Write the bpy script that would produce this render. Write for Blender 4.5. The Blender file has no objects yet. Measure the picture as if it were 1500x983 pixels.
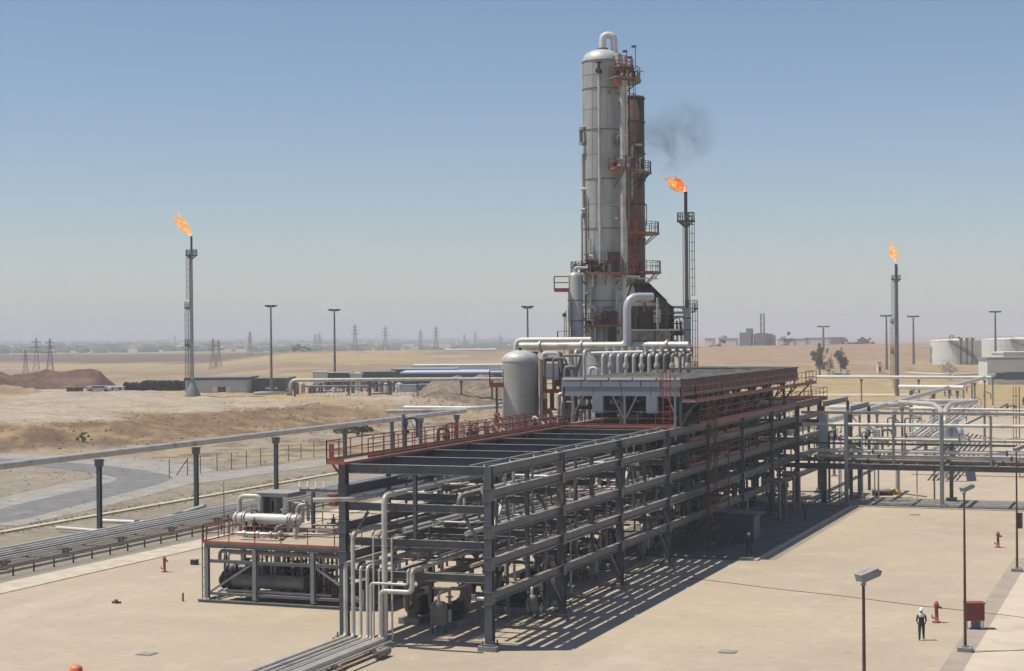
import bpy, math, random
import numpy as np
from mathutils import Vector, Matrix, noise
random.seed(7)
PI = math.pi
S = bpy.context.scene
COL = S.collection

# ---------------------------------------------------------------- camera, sky, sun, exposure
CAM_H = 17.2; FPX = 2488.0
cd = bpy.data.cameras.new("camera"); cam = bpy.data.objects.new("camera", cd); COL.objects.link(cam)
cd.sensor_width = 36.0; cd.lens = FPX / 1500 * 36.0; cd.clip_start = 0.5; cd.clip_end = 40000
YAW = math.atan(960 / FPX)
RC = (Matrix.Rotation(YAW, 3, 'Z') @ Matrix.Rotation(PI/2 - math.atan(4.5/FPX), 3, 'X') @ Matrix.Rotation(-0.008, 3, 'Z'))
cam.matrix_world = Matrix.Translation((0, 0, CAM_H)) @ RC.to_4x4()
S.camera = cam
SUN_EL = math.radians(66.0)
sh = Vector((math.cos(YAW + math.radians(1)), math.sin(YAW + math.radians(1)), 0))   # ground direction of shadows
sun_dir = (-sh * math.cos(SUN_EL) + Vector((0, 0, math.sin(SUN_EL)))).normalized()   # towards the sun
sl = bpy.data.lights.new("sun", 'SUN'); so = bpy.data.objects.new("sun", sl); COL.objects.link(so)
sl.energy = 5.0; sl.angle = math.radians(0.5); sl.color = (1.0, 0.94, 0.84)
so.rotation_euler = sun_dir.to_track_quat('Z', 'Y').to_euler(); so.location = (0, 0, 200)
w = bpy.data.worlds.new("World"); S.world = w; w.use_nodes = True
nt = w.node_tree; nt.nodes.clear()
sky = nt.nodes.new('ShaderNodeTexSky'); sky.sky_type = 'NISHITA'; sky.sun_disc = False
sky.sun_elevation = SUN_EL; sky.sun_rotation = math.atan2(sun_dir.x, sun_dir.y)
sky.altitude = 300; sky.air_density = 1.0; sky.dust_density = 0.3; sky.ozone_density = 4.2
bg = nt.nodes.new('ShaderNodeBackground'); bg.inputs[1].default_value = 0.097
wo = nt.nodes.new('ShaderNodeOutputWorld')
tint = nt.nodes.new('ShaderNodeMix'); tint.data_type = 'RGBA'; tint.blend_type = 'MULTIPLY'; tint.inputs[0].default_value = 1.0; tint.inputs[7].default_value = (1.02, .975, .985, 1)
nt.links.new(sky.outputs[0], tint.inputs[6]); nt.links.new(tint.outputs[2], bg.inputs[0]); nt.links.new(bg.outputs[0], wo.inputs[0])
S.view_settings.view_transform = 'Standard'; S.view_settings.look = 'None'
S.view_settings.exposure = 0.0; S.view_settings.gamma = 1.0
S.render.engine = 'CYCLES'; S.cycles.volume_bounces = 2; S.cycles.diffuse_bounces = 2

# ---------------------------------------------------------------- from the photograph to the place
def ray(px, py):
    return (RC @ Vector(((px - 750) / FPX, (491.5 - py) / FPX, -1.0)))
def gp(px, py, z=0.0):                       # where the line of sight meets the level z
    d = ray(px, py); t = (z - CAM_H) / d.z
    return Vector((d.x * t, d.y * t, z))
def dp(px, py, D):                           # the point at depth D
    d = ray(px, py)
    return Vector((d.x * D, d.y * D, CAM_H + d.z * D))
def az(px, D, z=0.0):                        # column px, depth D, height z
    p = dp(px, 487.0, D); p.z = z; return p
def zat(px, py, D): return dp(px, py, D).z

# ---------------------------------------------------------------- mesh helpers
class MB:
    def __init__(s): s.v = []; s.f = []; s.sm = []; s.mi = []; s.cur = 0
    def add(s, vs, fs, smooth=False):
        o = len(s.v); s.v += [tuple(v) for v in vs]
        for f in fs:
            s.f.append([i + o for i in f]); s.mi.append(s.cur)
            s.sm.append(smooth if isinstance(smooth, bool) else smooth(f))
        return s
    def box(s, c, d, rz=0.0):
        cx, cy, cz = c; hx, hy, hz = d[0]/2, d[1]/2, d[2]/2; ca, sa = math.cos(rz), math.sin(rz)
        vs = []
        for z in (-hz, hz):
            for x, y in ((-hx, -hy), (hx, -hy), (hx, hy), (-hx, hy)):
                vs.append((cx + x*ca - y*sa, cy + x*sa + y*ca, cz + z))
        return s.add(vs, [(3,2,1,0),(4,5,6,7),(0,1,5,4),(1,2,6,5),(2,3,7,6),(3,0,4,7)])
    def bar(s, p0, p1, w, h=None, kind='box'):
        p0 = Vector(p0); p1 = Vector(p1); h = h or w
        d = (p1 - p0); L = d.length
        if L < 1e-5: return s
        M = frame(d)
        prof = profile(kind, w, h); n = len(prof)
        vs = [p0 + M @ Vector((0, a, b)) for a, b in prof] + [p1 + M @ Vector((0, a, b)) for a, b in prof]
        fs = [(i, (i+1) % n, n + (i+1) % n, n + i) for i in range(n)] + [tuple(range(n-1, -1, -1)), tuple(range(n, 2*n))]
        return s.add(vs, fs)
    def tube(s, pts, r, n=8, caps=True, bend=0.0):
        pts = [Vector(p) for p in pts]
        if bend > 0 and len(pts) > 2:
            q = [pts[0]]
            for i in range(1, len(pts) - 1):
                a, b, c = pts[i-1], pts[i], pts[i+1]
                d1 = (a-b); d2 = (c-b); k = min(bend, d1.length*.49, d2.length*.49)
                A = b + d1.normalized()*k; B = b + d2.normalized()*k
                for t in (0, .25, .5, .75, 1):
                    q.append(A*(1-t)**2 + b*2*t*(1-t) + B*t*t)
            q.append(pts[-1]); pts = q
        m = len(pts); rs = r if isinstance(r, (list, tuple)) else [r]*m
        t0 = (pts[1]-pts[0]).normalized()
        u = t0.orthogonal().normalized(); vs = []
        for i, p in enumerate(pts):
            if i == 0: t = t0
            elif i == m-1: t = (pts[i]-pts[i-1]).normalized()
            else: t = ((pts[i]-pts[i-1]).normalized() + (pts[i+1]-pts[i]).normalized()).normalized()
            u = (u - t*u.dot(t)).normalized(); v = t.cross(u)
            for k in range(n):
                a = 2*PI*k/n; vs.append(p + (u*math.cos(a) + v*math.sin(a))*rs[i])
        fs = [(i*n+k, i*n+(k+1) % n, (i+1)*n+(k+1) % n, (i+1)*n+k) for i in range(m-1) for k in range(n)]
        s.add(vs, fs, True)
        if caps: s.add(vs[:n][::-1] , [tuple(range(n))]); s.add(vs[-n:], [tuple(range(n))])
        return s
    def lathe(s, prof, o=(0,0,0), n=24, axis='Z', smooth=True):
        o = Vector(o); vs = []
        for r, z in prof:
            for k in range(n):
                a = 2*PI*k/n; x, y = r*math.cos(a), r*math.sin(a)
                vs.append(o + (Vector((x, y, z)) if axis == 'Z' else Vector((z, x, y)) if axis == 'X' else Vector((y, z, x))))
        m = len(prof)
        return s.add(vs, [(i*n+k, i*n+(k+1) % n, (i+1)*n+(k+1) % n, (i+1)*n+k) for i in range(m-1) for k in range(n)], smooth)
    def poly(s, pts): return s.add(pts, [tuple(range(len(pts)))])
    def slab(s, pts, z0, z1):
        n = len(pts); vs = [(p[0], p[1], z0) for p in pts] + [(p[0], p[1], z1) for p in pts]
        return s.add(vs, [tuple(range(n-1, -1, -1)), tuple(range(n, 2*n))] + [(i, (i+1) % n, n+(i+1) % n, n+i) for i in range(n)])
    def mesh(s, name, mats):
        me = bpy.data.meshes.new(name); me.from_pydata(s.v, [], s.f)
        me.polygons.foreach_set('use_smooth', s.sm)
        for m in (mats if isinstance(mats, (list, tuple)) else [mats]): me.materials.append(m)
        if any(s.mi): me.polygons.foreach_set('material_index', s.mi)
        me.update(); return me
    def build(s, name, mats, parent=None, label=None):
        if parent is not None:
            o = wloc(parent); s.v = [(a-o.x, b-o.y, c-o.z) for a, b, c in s.v]
        ob = bpy.data.objects.new(name, s.mesh(name, mats)); COL.objects.link(ob)
        if parent is not None: ob.parent = parent
        if label: ob['label'] = label
        return ob
def wloc(o):
    v = Vector(o.location)
    while o.parent: o = o.parent; v = v + Vector(o.location)
    return v
def frame(d):
    x = d.normalized(); up = Vector((0,0,1)) if abs(x.z) < .9 else Vector((0,1,0))
    y = up.cross(x).normalized(); z = x.cross(y)
    return Matrix((x, y, z)).transposed()
def profile(kind, w, h):
    a, b = w/2, h/2
    if kind == 'box': return [(-a,-b),(a,-b),(a,b),(-a,b)]
    if kind == 'C':
        t = w*.22; return [(-a,-b),(a,-b),(a,-b+t),(-a+t,-b+t),(-a+t,b-t),(a,b-t),(a,b),(-a,b)]
    tf = h*.09; tw = w*.07
    return [(-a,-b),(a,-b),(a,-b+tf),(tw,-b+tf),(tw,b-tf),(a,b-tf),(a,b),(-a,b),(-a,b-tf),(-tw,b-tf),(-tw,-b+tf),(-a,-b+tf)]
def thing(name, label, cat, loc=(0,0,0), group=None, rz=0.0):
    o = bpy.data.objects.new(name, None); COL.objects.link(o); o.location = loc; o.rotation_euler = (0,0,rz)
    o.empty_display_size = .5
    return tag(o, label, cat, group)
def tag(o, label, cat, group=None, kind=None):
    o['label'] = label; o['category'] = cat
    if group: o['group'] = group
    if kind: o['kind'] = kind
    return o
def struct(o, label=None):
    o['kind'] = 'structure'
    return o
_cache = {}
def beam(parent, name, p0, p1, w, h, mat, kind='H', flip=False):
    """one steel member as its own object; alike members share mesh data"""
    p0 = Vector(p0); p1 = Vector(p1); L = round((p1-p0).length, 2)
    key = (name, w, h, L, mat.name, kind)
    if key not in _cache:
        m = MB(); m.bar((0,0,0), (L,0,0), w, h, kind); _cache[key] = m.mesh(name, mat)
    ob = bpy.data.objects.new(name, _cache[key]); COL.objects.link(ob)
    R_ = frame(p1-p0)
    if flip: R_ = R_ @ Matrix.Rotation(PI/2, 3, 'X')
    M = R_.to_4x4(); M.translation = p0 - (wloc(parent) if parent else Vector())
    ob.matrix_local = M
    if parent: ob.parent = parent; ob.matrix_local = M
    return ob
def place(parent, name, mesh, loc, rz=0.0):
    ob = bpy.data.objects.new(name, mesh); COL.objects.link(ob)
    ob.location = Vector(loc) - (wloc(parent) if parent else Vector()); ob.rotation_euler = (0,0,rz)
    if parent: ob.parent = parent
    return ob
def copy_tree(o, loc=None, parent=None, rz=None):
    kids = list(o.children); c = o.copy(); COL.objects.link(c)
    if parent is not None: c.parent = parent
    if loc is not None: c.location = loc
    if rz is not None: c.rotation_euler = (0,0,rz)
    for k in kids: copy_tree(k, None, c)
    return c

# ---------------------------------------------------------------- materials
def mat(name, col, rough=.6, metal=0.0, var=.12, sc=3.0, dirt=None, dirt_amt=.0, bump=.0, bsc=20.0, streak=False, emit=None, estr=0.0, spec=.5, vcol=False, tri=None, dust=0.0):
    m = bpy.data.materials.new(name); m.use_nodes = True; t = m.node_tree; N = t.nodes; L = t.links
    b = N['Principled BSDF']; b.inputs['Roughness'].default_value = rough; b.inputs['Metallic'].default_value = metal
    b.inputs['Specular IOR Level'].default_value = spec
    tc = N.new('ShaderNodeTexCoord'); src = tc.outputs['Object']
    geo = N.new('ShaderNodeNewGeometry'); src = geo.outputs['Position']
    def noi(scale, detail=5, st=None):
        n = N.new('ShaderNodeTexNoise'); n.inputs['Scale'].default_value = scale; n.inputs['Detail'].default_value = detail
        n.inputs['Roughness'].default_value = .62
        if st:
            mp = N.new('ShaderNodeMapping'); mp.inputs['Scale'].default_value = st
            L.new(src, mp.inputs['Vector']); L.new(mp.outputs[0], n.inputs['Vector'])
        else: L.new(src, n.inputs['Vector'])
        return n
    def mix(a, bcol, fac, mode='MIX'):
        x = N.new('ShaderNodeMix'); x.data_type = 'RGBA'; x.blend_type = mode
        for sock, val in ((x.inputs[6], a), (x.inputs[7], bcol), (x.inputs[0], fac)):
            if hasattr(val, 'links'): L.new(val, sock)
            elif isinstance(val, (int, float)): sock.default_value = val
            else: sock.default_value = (*val, 1)
        return x.outputs[2]
    def ramp(v, lo, hi):
        r = N.new('ShaderNodeMapRange'); r.inputs[1].default_value = lo; r.inputs[2].default_value = hi
        L.new(v, r.inputs[0]); return r.outputs[0]
    base = col
    if vcol:
        a = N.new('ShaderNodeAttribute'); a.attribute_name = 'zone'; base = a.outputs['Color']
    n1 = noi(sc)
    dark = (1-var*1.6,)*3; lite = (1+var,)*3
    c = mix(base, mix(dark, lite, ramp(n1.outputs[0], .3, .7)), 1.0, 'MULTIPLY')
    if dirt:
        n2 = noi(sc*.6, 8, (1,1,.12) if streak else None)
        c = mix(c, dirt, ramp(n2.outputs[0], .62 - dirt_amt*.35, .80 - dirt_amt*.2))
    if tri: c = tri(N, L, c, noi, mix, ramp)
    if dust:                                       # wind blown dust lying on every upward face
        sx_ = N.new('ShaderNodeSeparateXYZ'); L.new(geo.outputs['Normal'], sx_.inputs[0]); n4 = noi(2.2, 5)
        ad = N.new('ShaderNodeMath'); ad.operation = 'MULTIPLY'; L.new(ramp(sx_.outputs['Z'], .55, .95), ad.inputs[0]); L.new(ramp(n4.outputs[0], .25, .55), ad.inputs[1])
        a2 = N.new('ShaderNodeMath'); a2.operation = 'MULTIPLY'; a2.inputs[1].default_value = dust; L.new(ad.outputs[0], a2.inputs[0]); c = mix(c, (.46,.41,.33), a2.outputs[0])
    L.new(c, b.inputs['Base Color'])
    if bump > 0:
        bp = N.new('ShaderNodeBump'); bp.inputs['Strength'].default_value = bump; bp.inputs['Distance'].default_value = .05
        n3 = noi(bsc, 6); L.new(n3.outputs[0], bp.inputs['Height']); L.new(bp.outputs[0], b.inputs['Normal'])
    if emit:
        b.inputs['Emission Color'].default_value = (*emit, 1); b.inputs['Emission Strength'].default_value = estr
    return m
M = {}
M['steel'] = mat('blue grey painted steel', (.066,.077,.095), .45, .0, .16, 1.2, (.19,.15,.12), .18, streak=True, dust=0.75)
M['steel2'] = mat('pale grey painted steel', (.19,.205,.215), .5, .0, .14, 1.5, (.2,.15,.11), .15, streak=True, dust=0.6)
M['pipe'] = mat('galvanised pipe cladding', (.50,.48,.43), .45, .15, .13, 1.1, (.24,.19,.14), .22, dust=0.3)
M['pipedark'] = mat('weathered dark pipe', (.17,.16,.145), .55, .1, .2, 1.3, (.25,.16,.1), .25, dust=0.6)
M['white'] = mat('white painted pipe', (.60,.59,.555), .45, 0, .07, 1.0, (.42,.36,.3), .12)
M['red'] = mat('red oxide paint', (.25,.07,.05), .6, 0, .2, 1.5, (.26,.14,.09), .3)
M['orange'] = mat('orange toe board paint', (.36,.105,.062), .6, 0, .15, 1.5, (.3,.13,.08), .2)
M['deck'] = mat('steel deck grating', (.33,.29,.24), .8, 0, .2, 2.0, (.18,.1,.07), .3, dust=0.5)
M['sanddeck'] = mat('dusty pale deck', (.40,.33,.24), .85, 0, .12, 1.0, (.36,.24,.15), .2)
M['dark'] = mat('dark grimy machinery', (.035,.037,.04), .55, .2, .25, 2.5, (.12,.09,.07), .2, dust=0.5)
M['black'] = mat('sooty black metal', (.03,.028,.027), .6, .1, .2, 2)
M['rust'] = mat('rusty brown plate', (.095,.055,.038), .75, .1, .3, .8, (.05,.04,.035), .35, streak=True, dust=0.4)
M['brown'] = mat('dull maroon panel', (.105,.05,.043), .7, 0, .2, .8, (.07,.05,.045), .3, streak=True, dust=0.5)
M['panel'] = mat('blue grey panel', (.22,.25,.275), .5, 0, .06, .6, (.3,.26,.22), .08, streak=True)
M['concrete'] = mat('pale concrete kerb', (.52,.45,.34), .9, 0, .12, .8, (.38,.31,.23), .25, bump=.3)
M['plinth'] = mat('grey plinth', (.20,.21,.215), .8, 0, .15, 2, bump=.2, dust=0.5)
M['grey'] = mat('plain grey sheet', (.46,.50,.52), .6, 0, .08, .3, (.25,.22,.2), .15, streak=True)
M['bwhite'] = mat('white cladding', (.66,.66,.62), .6, 0, .07, .3, (.45,.4,.34), .15, streak=True)
M['bdark'] = mat('charcoal cladding', (.075,.085,.095), .6, 0, .12, .4, (.15,.14,.13), .12, dust=0.4)
M['blue'] = mat('pale blue roof sheet', (.42,.54,.70), .5, 0, .06, .2)
M['glass'] = mat('dark window', (.03,.035,.04), .15, 0, .1, 1)
M['leaf'] = mat('dusty olive foliage', (.115,.12,.075), .8, 0, .35, .9)
M['hedge'] = mat('dark hedge foliage', (.035,.05,.022), .8, 0, .35, 1.2)
M['bark'] = mat('grey bark', (.14,.11,.08), .9, 0, .2, 3)
M['skin'] = mat('skin', (.35,.2,.13), .6, 0, .05, 8)
M['navy'] = mat('navy workwear', (.018,.022,.04), .85, 0, .15, 8)
M['paleblue'] = mat('pale shirt cloth', (.46,.49,.56), .85, 0, .06, 8)
M['hat'] = mat('white helmet shell', (.75,.76,.78), .35, 0, .03, 4)
M['hydrant'] = mat('fire red paint', (.27,.04,.032), .55, 0, .12, 4, (.2,.06,.05), .1)
M['bluebin'] = mat('blue plastic', (.05,.10,.25), .5, 0, .08, 4)
M['core'] = mat('white hot gas', (0,0,0), .9, emit=(1,.72,.28), estr=1.2)
M['yellow'] = mat('yellow valve paint', (.65,.36,.03), .5, 0, .1, 4)
M['lamp'] = mat('lamp glass', (.55,.57,.55), .2, 0, .05, 4)
M['pylon'] = mat('galvanised lattice', (.16,.165,.17), .6, .2, .05, 1)
M['cable'] = mat('black cable', (.03,.03,.03), .7, 0, .1, 3)
M['barrel'] = mat('faded orange plastic', (.75,.2,.09), .45, 0, .06, 3)
def flame_mat():
    m = bpy.data.materials.new('gas flame'); m.use_nodes = True; t = m.node_tree; N = t.nodes; L = t.links
    N.clear(); o = N.new('ShaderNodeOutputMaterial'); e = N.new('ShaderNodeEmission')
    g = N.new('ShaderNodeNewGeometry'); n = N.new('ShaderNodeTexNoise'); n.inputs['Scale'].default_value = .9; n.inputs['Detail'].default_value = 4
    L.new(g.outputs['Position'], n.inputs['Vector'])
    r = N.new('ShaderNodeValToRGB'); r.color_ramp.elements[0].position = .38; r.color_ramp.elements[0].color = (.85,.10,.015,1)
    r.color_ramp.elements[1].position = .62; r.color_ramp.elements[1].color = (1,.42,.10,1)
    L.new(n.outputs[0], r.inputs[0]); L.new(r.outputs[0], e.inputs[0]); e.inputs[1].default_value = 1.0
    n2 = N.new('ShaderNodeTexNoise'); n2.inputs['Scale'].default_value = 1.6; n2.inputs['Detail'].default_value = 3; L.new(g.outputs['Position'], n2.inputs['Vector'])
    mr = N.new('ShaderNodeMapRange'); mr.inputs[1].default_value = .34; mr.inputs[2].default_value = .56; L.new(n2.outputs[0], mr.inputs[0])
    tr = N.new('ShaderNodeBsdfTransparent'); mx = N.new('ShaderNodeMixShader'); L.new(mr.outputs[0], mx.inputs[0]); L.new(tr.outputs[0], mx.inputs[1]); L.new(e.outputs[0], mx.inputs[2])
    L.new(mx.outputs[0], o.inputs[0]); return m, r
M['flame'], _r = flame_mat()
M['flame2'], _r = flame_mat(); _r.color_ramp.elements[0].color = (1,.33,.07,1); _r.color_ramp.elements[1].color = (1,.66,.22,1)
# ---------------------------------------------------------------- the terrain
P0 = gp(718, 953)
def RK(s, wd, z=0.0): return Vector((P0.x - wd, P0.y + s, z))      # rack frame: along, across to the left, up
TABLE = {
 0:   [(0,0),(250,0),(264,3.9),(400,4.2),(520,1),(800,-4),(1500,-6),(2500,-6.5),(12000,-7)],
 150: [(0,0),(254,0),(274,3.9),(400,4.2),(520,1),(800,-4),(1500,-6),(2500,-6.5),(12000,-7)],
 300: [(0,0),(265,0),(303,3.9),(420,4.2),(600,-1),(900,-3.4),(1500,-5),(2500,-6),(12000,-7)],
 420: [(0,0),(283,0),(325,3.9),(430,4.2),(620,0.2),(1000,1.5),(1300,3.6),(1700,-2),(2500,-8),(12000,-9)],
 600: [(0,0),(320,0),(355,3.9),(450,4.0),(640,0.2),(1000,1.5),(1300,4.1),(1700,-2),(2500,-9),(12000,-10)],
 735: [(0,0),(345,0),(385,3),(450,2),(700,0),(1000,1.5),(1300,4.3),(1700,-2),(2500,-9),(12000,-10)],
 900: [(0,0),(400,0),(556,0),(700,2.6),(850,5.2),(1000,7.6),(1300,4),(2500,-15),(12000,-20)],
 1500:[(0,0),(400,0),(556,0),(700,3.0),(850,6.4),(1000,9.2),(1300,4),(2500,-15),(12000,-20)]}
KX = sorted(TABLE)
def tz_raw(px, D):
    def at(k):
        T = TABLE[k]
        for (a, za), (b, zb) in zip(T, T[1:]):
            if D <= b:
                t = max(0, (D-a)/(b-a)); t = t if (za == 0 and zb > 2.9) else t*t*(3-2*t); return za + (zb-za)*t
        return T[-1][1]
    if px <= KX[0]: return at(KX[0])
    if px >= KX[-1]: return at(KX[-1])
    for a, b in zip(KX, KX[1:]):
        if px <= b:
            t = (px-a)/(b-a); return at(a)*(1-t) + at(b)*t
FW = Vector((-math.sin(YAW), math.cos(YAW))); RT = Vector((math.cos(YAW), math.sin(YAW)))
def to_view(x, y):
    D = x*FW.x + y*FW.y; X = x*RT.x + y*RT.y; return X, D
def terrain(x, y):
    r = math.hypot(x, y)
    if r < 1: return 0.0
    X, D = to_view(x, y)
    if D < r*.35: return 0.0
    px = 750 + FPX*X/D; h = tz_raw(px, D)
    if r > 225:
        k = min(1, (r-225)/40)
        emb = 1.0 if (px < 790 and 235 < D < 420) else .3
        if h > .3 or D > 430: h += k*emb*(noise.fractal(Vector((x*.05, y*.05, 0)), 1.0, 2.0, 4)*.55 + noise.fractal(Vector((x*.22, y*.22, 2)), 1.0, 2.0, 3)*.3*sst(.3,1.2,h)*(1-sst(3.2,3.8,h)) + noise.noise(Vector((x*.55, y*.55, 6)))*.32*sst(.3,1.2,h)*(1-sst(3.2,3.8,h)) + (abs(noise.noise(Vector((X*.09, D*.02, 7))))*1.6-.4)*sst(.3,1.5,h)*(1-sst(3.2,3.9,h)) + noise.noise(Vector((x*.35, y*.35, 3)))*.18)
    return h
def tground(px, D):
    p = dp(px, 487, D); return Vector((p.x, p.y, terrain(p.x, p.y)))
def lerp3(a, b, t): return tuple(a[i]+(b[i]-a[i])*t for i in range(3))
def sst(a, b, x):
    t = max(0, min(1, (x-a)/(b-a))); return t*t*(3-2*t)
def soil(x, y, z):
    X, D = to_view(x, y); px = 750 + FPX*X/max(D, 1)
    n = noise.fractal(Vector((x*.012, y*.012, 1)), 1.0, 2.0, 4); n2 = noise.noise(Vector((x*.06, y*.06, 5))); n3 = noise.fractal(Vector((x*.15, y*.15, 9)), 1.0, 2.0, 3)
    grey = (.335,.295,.235); tan = (.245,.165,.10); light = (.40,.345,.265); straw = (.40,.305,.165); clay = (.125,.085,.062); field = (.36,.26,.16)
    if D < 230 and px < 800:
        return lerp3(grey, (.27,.24,.195), sst(-.3,.5,n+n2*.5))
    if px < 800:
        c = lerp3(grey, tan, sst(0.15, 1.2, z) if D < 380 else 0)
        if D < 380:
            c = lerp3(c, (.17,.12,.08), sst(-.05,.45,n3+n2*.5)*.85); c = lerp3(c, (.34,.26,.14), sst(.1,.5,-n3+n2*.4)*.85)
            c = lerp3(c, light, sst(3.35, 3.6, z + n3*.12))
        if D >= 320: c = lerp3(c, lerp3(light, straw, sst(-.2,.3,n)), sst(320, 360, D))
        if D > 470:
            b = D + n*120 + (px-150)*.4
            c = lerp3(straw, (.31,.23,.145), sst(-.2,.35,n2*.5+n))
            k = sst(1350,1500,b)*(1-sst(2100,2250,b)); c = lerp3(c, clay, k*(.95 if px < 420 else .4))
            k = sst(900,930,b)*(1-sst(1000,1040,b)); c = lerp3(c, (.28,.21,.14), k)
            if D > 2700: c = lerp3(c, (.20,.19,.16), .8*sst(2600,3200,D+n*500))
        if px > 600 and 330 < D < 470: c = lerp3(c, field, .4)
        return c
    c = lerp3(light, (.37,.31,.23), sst(-.3,.4,n+n2*.4))
    if D > 330: c = lerp3(c, straw, sst(330, 420, D+n*50))
    if D > 520:
        c = lerp3(straw, (.34,.245,.16), sst(560, 700, D + n*80))
        c = lerp3(c, (.29,.205,.135), sst(.1,.4, n2+n)*.6)
        c = lerp3(c, (.40,.30,.19), sst(820,835,D+px*.1+n*30)*(1-sst(850,870,D+px*.1+n*30))*.7)
    return c
def build_terrain():
    angs = [math.atan((p-750)/FPX) for p in np.arange(-60, 1561, 4.0)]
    lo, hi = angs[0], angs[-1]
    extra = list(np.linspace(hi, 2*PI+lo, 90)[1:-1])
    angs = angs + extra; nA = len(angs)
    rings = [3, 30, 70, 120, 170, 210, 225] + list(np.arange(235, 450, 1.7)) + list(np.arange(452, 700, 8)) + list(np.arange(705, 1500, 18)) + list(np.geomspace(1550, 14000, 40))
    v = []; c = []; f = []
    for r in rings:
        for a in angs:
            # angle measured clockwise from the view direction
            D_ = math.cos(a); X_ = math.sin(a); k = 1/max(.83, D_) if D_ > 0 else 1
            x = (FW.x*D_ + RT.x*X_)*r*k; y = (FW.y*D_ + RT.y*X_)*r*k
            z = terrain(x, y); v.append((x, y, z)); c.append((*soil(x, y, z), 1))
    for i in range(len(rings)-1):
        o = i*nA
        for j in range(nA):
            k = (j+1) % nA; f.append((o+j, o+nA+j, o+nA+k, o+k))
    f.append(tuple(range(nA)))
    me = bpy.data.meshes.new('ground'); me.from_pydata(v, [], f)
    me.polygons.foreach_set('use_smooth', [True]*len(me.polygons))
    at = me.color_attributes.new('zone', 'FLOAT_COLOR', 'POINT')
    at.data.foreach_set('color', [q for cc in c for q in cc])
    # make every face look up
    def soil_tri(N, L, c, noi, mix, ramp):
        a = noi(.9, 9); b_ = noi(.12, 9); c = mix(c, mix((.80,.78,.76), (1.07,1.06,1.04), ramp(a.outputs[0], .36, .62)), 1.0, 'MULTIPLY')
        return mix(c, mix((.86,.83,.80), (1.05,1.04,1.0), ramp(b_.outputs[0], .38, .6)), 1.0, 'MULTIPLY')
    m = mat('dry soil and stubble', (1,1,1), .95, 0, .10, .25, vcol=True, bump=1.0, bsc=.8, spec=.15, tri=soil_tri)
    me.materials.append(m)
    ob = bpy.data.objects.new('ground', me); COL.objects.link(ob); struct(ob)
    import bmesh
    bm = bmesh.new(); bm.from_mesh(me); bm.faces.ensure_lookup_table()
    if bm.faces[10].normal.z < 0: bmesh.ops.reverse_faces(bm, faces=bm.faces)
    bm.to_mesh(me); bm.free()
    return ob
build_terrain()

# ---------------------------------------------------------------- concrete apron, kerbs, tracks, road
def apron_tri(N, L, c, noi, mix, ramp):
    a = noi(.045, 6); b_ = noi(.35, 7); d = noi(.11, 8, (1, .35, 1))
    c = mix(c, (.37,.305,.228), ramp(a.outputs[0], .40, .68))
    c = mix(c, (.50,.415,.305), ramp(b_.outputs[0], .52, .80))
    x = N.new('ShaderNodeMath'); x.operation = 'MULTIPLY'; x.inputs[1].default_value = .3
    L.new(ramp(d.outputs[0], .60, .75), x.inputs[0])
    c = mix(c, (.30,.255,.205), x.outputs[0])
    s1 = noi(.9, 9); y = N.new('ShaderNodeMath'); y.operation = 'MULTIPLY'; y.inputs[1].default_value = .7
    L.new(ramp(s1.outputs[0], .60, .74), y.inputs[0]); c = mix(c, (.24,.205,.165), y.outputs[0])
    s2 = noi(.16, 7, (1.0, .25, 1)); z = N.new('ShaderNodeMath'); z.operation = 'MULTIPLY'; z.inputs[1].default_value = .35
    L.new(ramp(s2.outputs[0], .58, .70), z.inputs[0]); c = mix(c, (.55,.47,.37), z.outputs[0])
    return c
m_apron = mat('sun bleached concrete', (.445,.367,.268), .92, 0, .05, 1.6, bump=.15, bsc=3, tri=apron_tri, spec=.2)
def gline(px, py): return P0.x - gp(px, py).x
wA0, wA1 = gline(0, 871), gline(0, 856); wB = gline(0, 841.4); wC = gline(0, 781.6)
far = gp(1300, 602).y
xr = P0.x + 150
MB().slab([(P0.x-wA0, -60), (xr, -60), (xr, far), (P0.x-wA0, far)], -.1, .02).build('concrete_apron', m_apron)['kind'] = 'structure'
def kerbline(name, w0, w1, y0, y1, z, m, seg=6.0, gap=.03):
    """a kerb or strip laid as separate castings end to end"""
    n = int((y1-y0)/seg); k = struct(MB().slab([(P0.x-w1, y0), (P0.x-w0, y0), (P0.x-w0, y1), (P0.x-w1, y1)], -.1, z-.03).build(name, m))
    t = MB(); t.slab([(0,0), (abs(w1-w0), 0), (abs(w1-w0), seg-gap), (0, seg-gap)], z-.05, z); me = t.mesh('kerb_stone', m)
    for i in range(n):
        o = bpy.data.objects.new('kerb_stone', me); COL.objects.link(o); o.parent = k
        o.location = (P0.x-max(w0, w1), y0 + i*seg, random.uniform(-.004, .004))
    return k
y0k, y1k = P0.y-60, P0.y+200
kerbline('concrete_strip', wA0, wA1, y0k, y0k+174, .07, M['concrete'])
kerbline('kerb_inner', wB-.12, wB+.2, y0k, y0k+180, .18, M['concrete'])
kerbline('kerb_outer', wC-.3, wC+.55, y0k, y1k-30, .16, M['concrete'])
m_gravel = mat('grey gravel', (.26,.23,.185), .95, 0, .2, 3.0, (.22,.19,.15), .3, bump=.6, bsc=12)
m_gravel2 = mat('oily gravel bed', (.20,.175,.145), .95, 0, .2, 2.0, (.15,.13,.1), .35, bump=.6, bsc=12)
def sheet(name, pts, z, m):
    return struct(MB().poly([(p[0], p[1], z) for p in pts]).build(name, m))
sheet('gravel_strip', [(P0.x-wB, y0k), (P0.x-wA1, y0k), (P0.x-wA1, y1k), (P0.x-wB, y1k)], .012, m_gravel)
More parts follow.
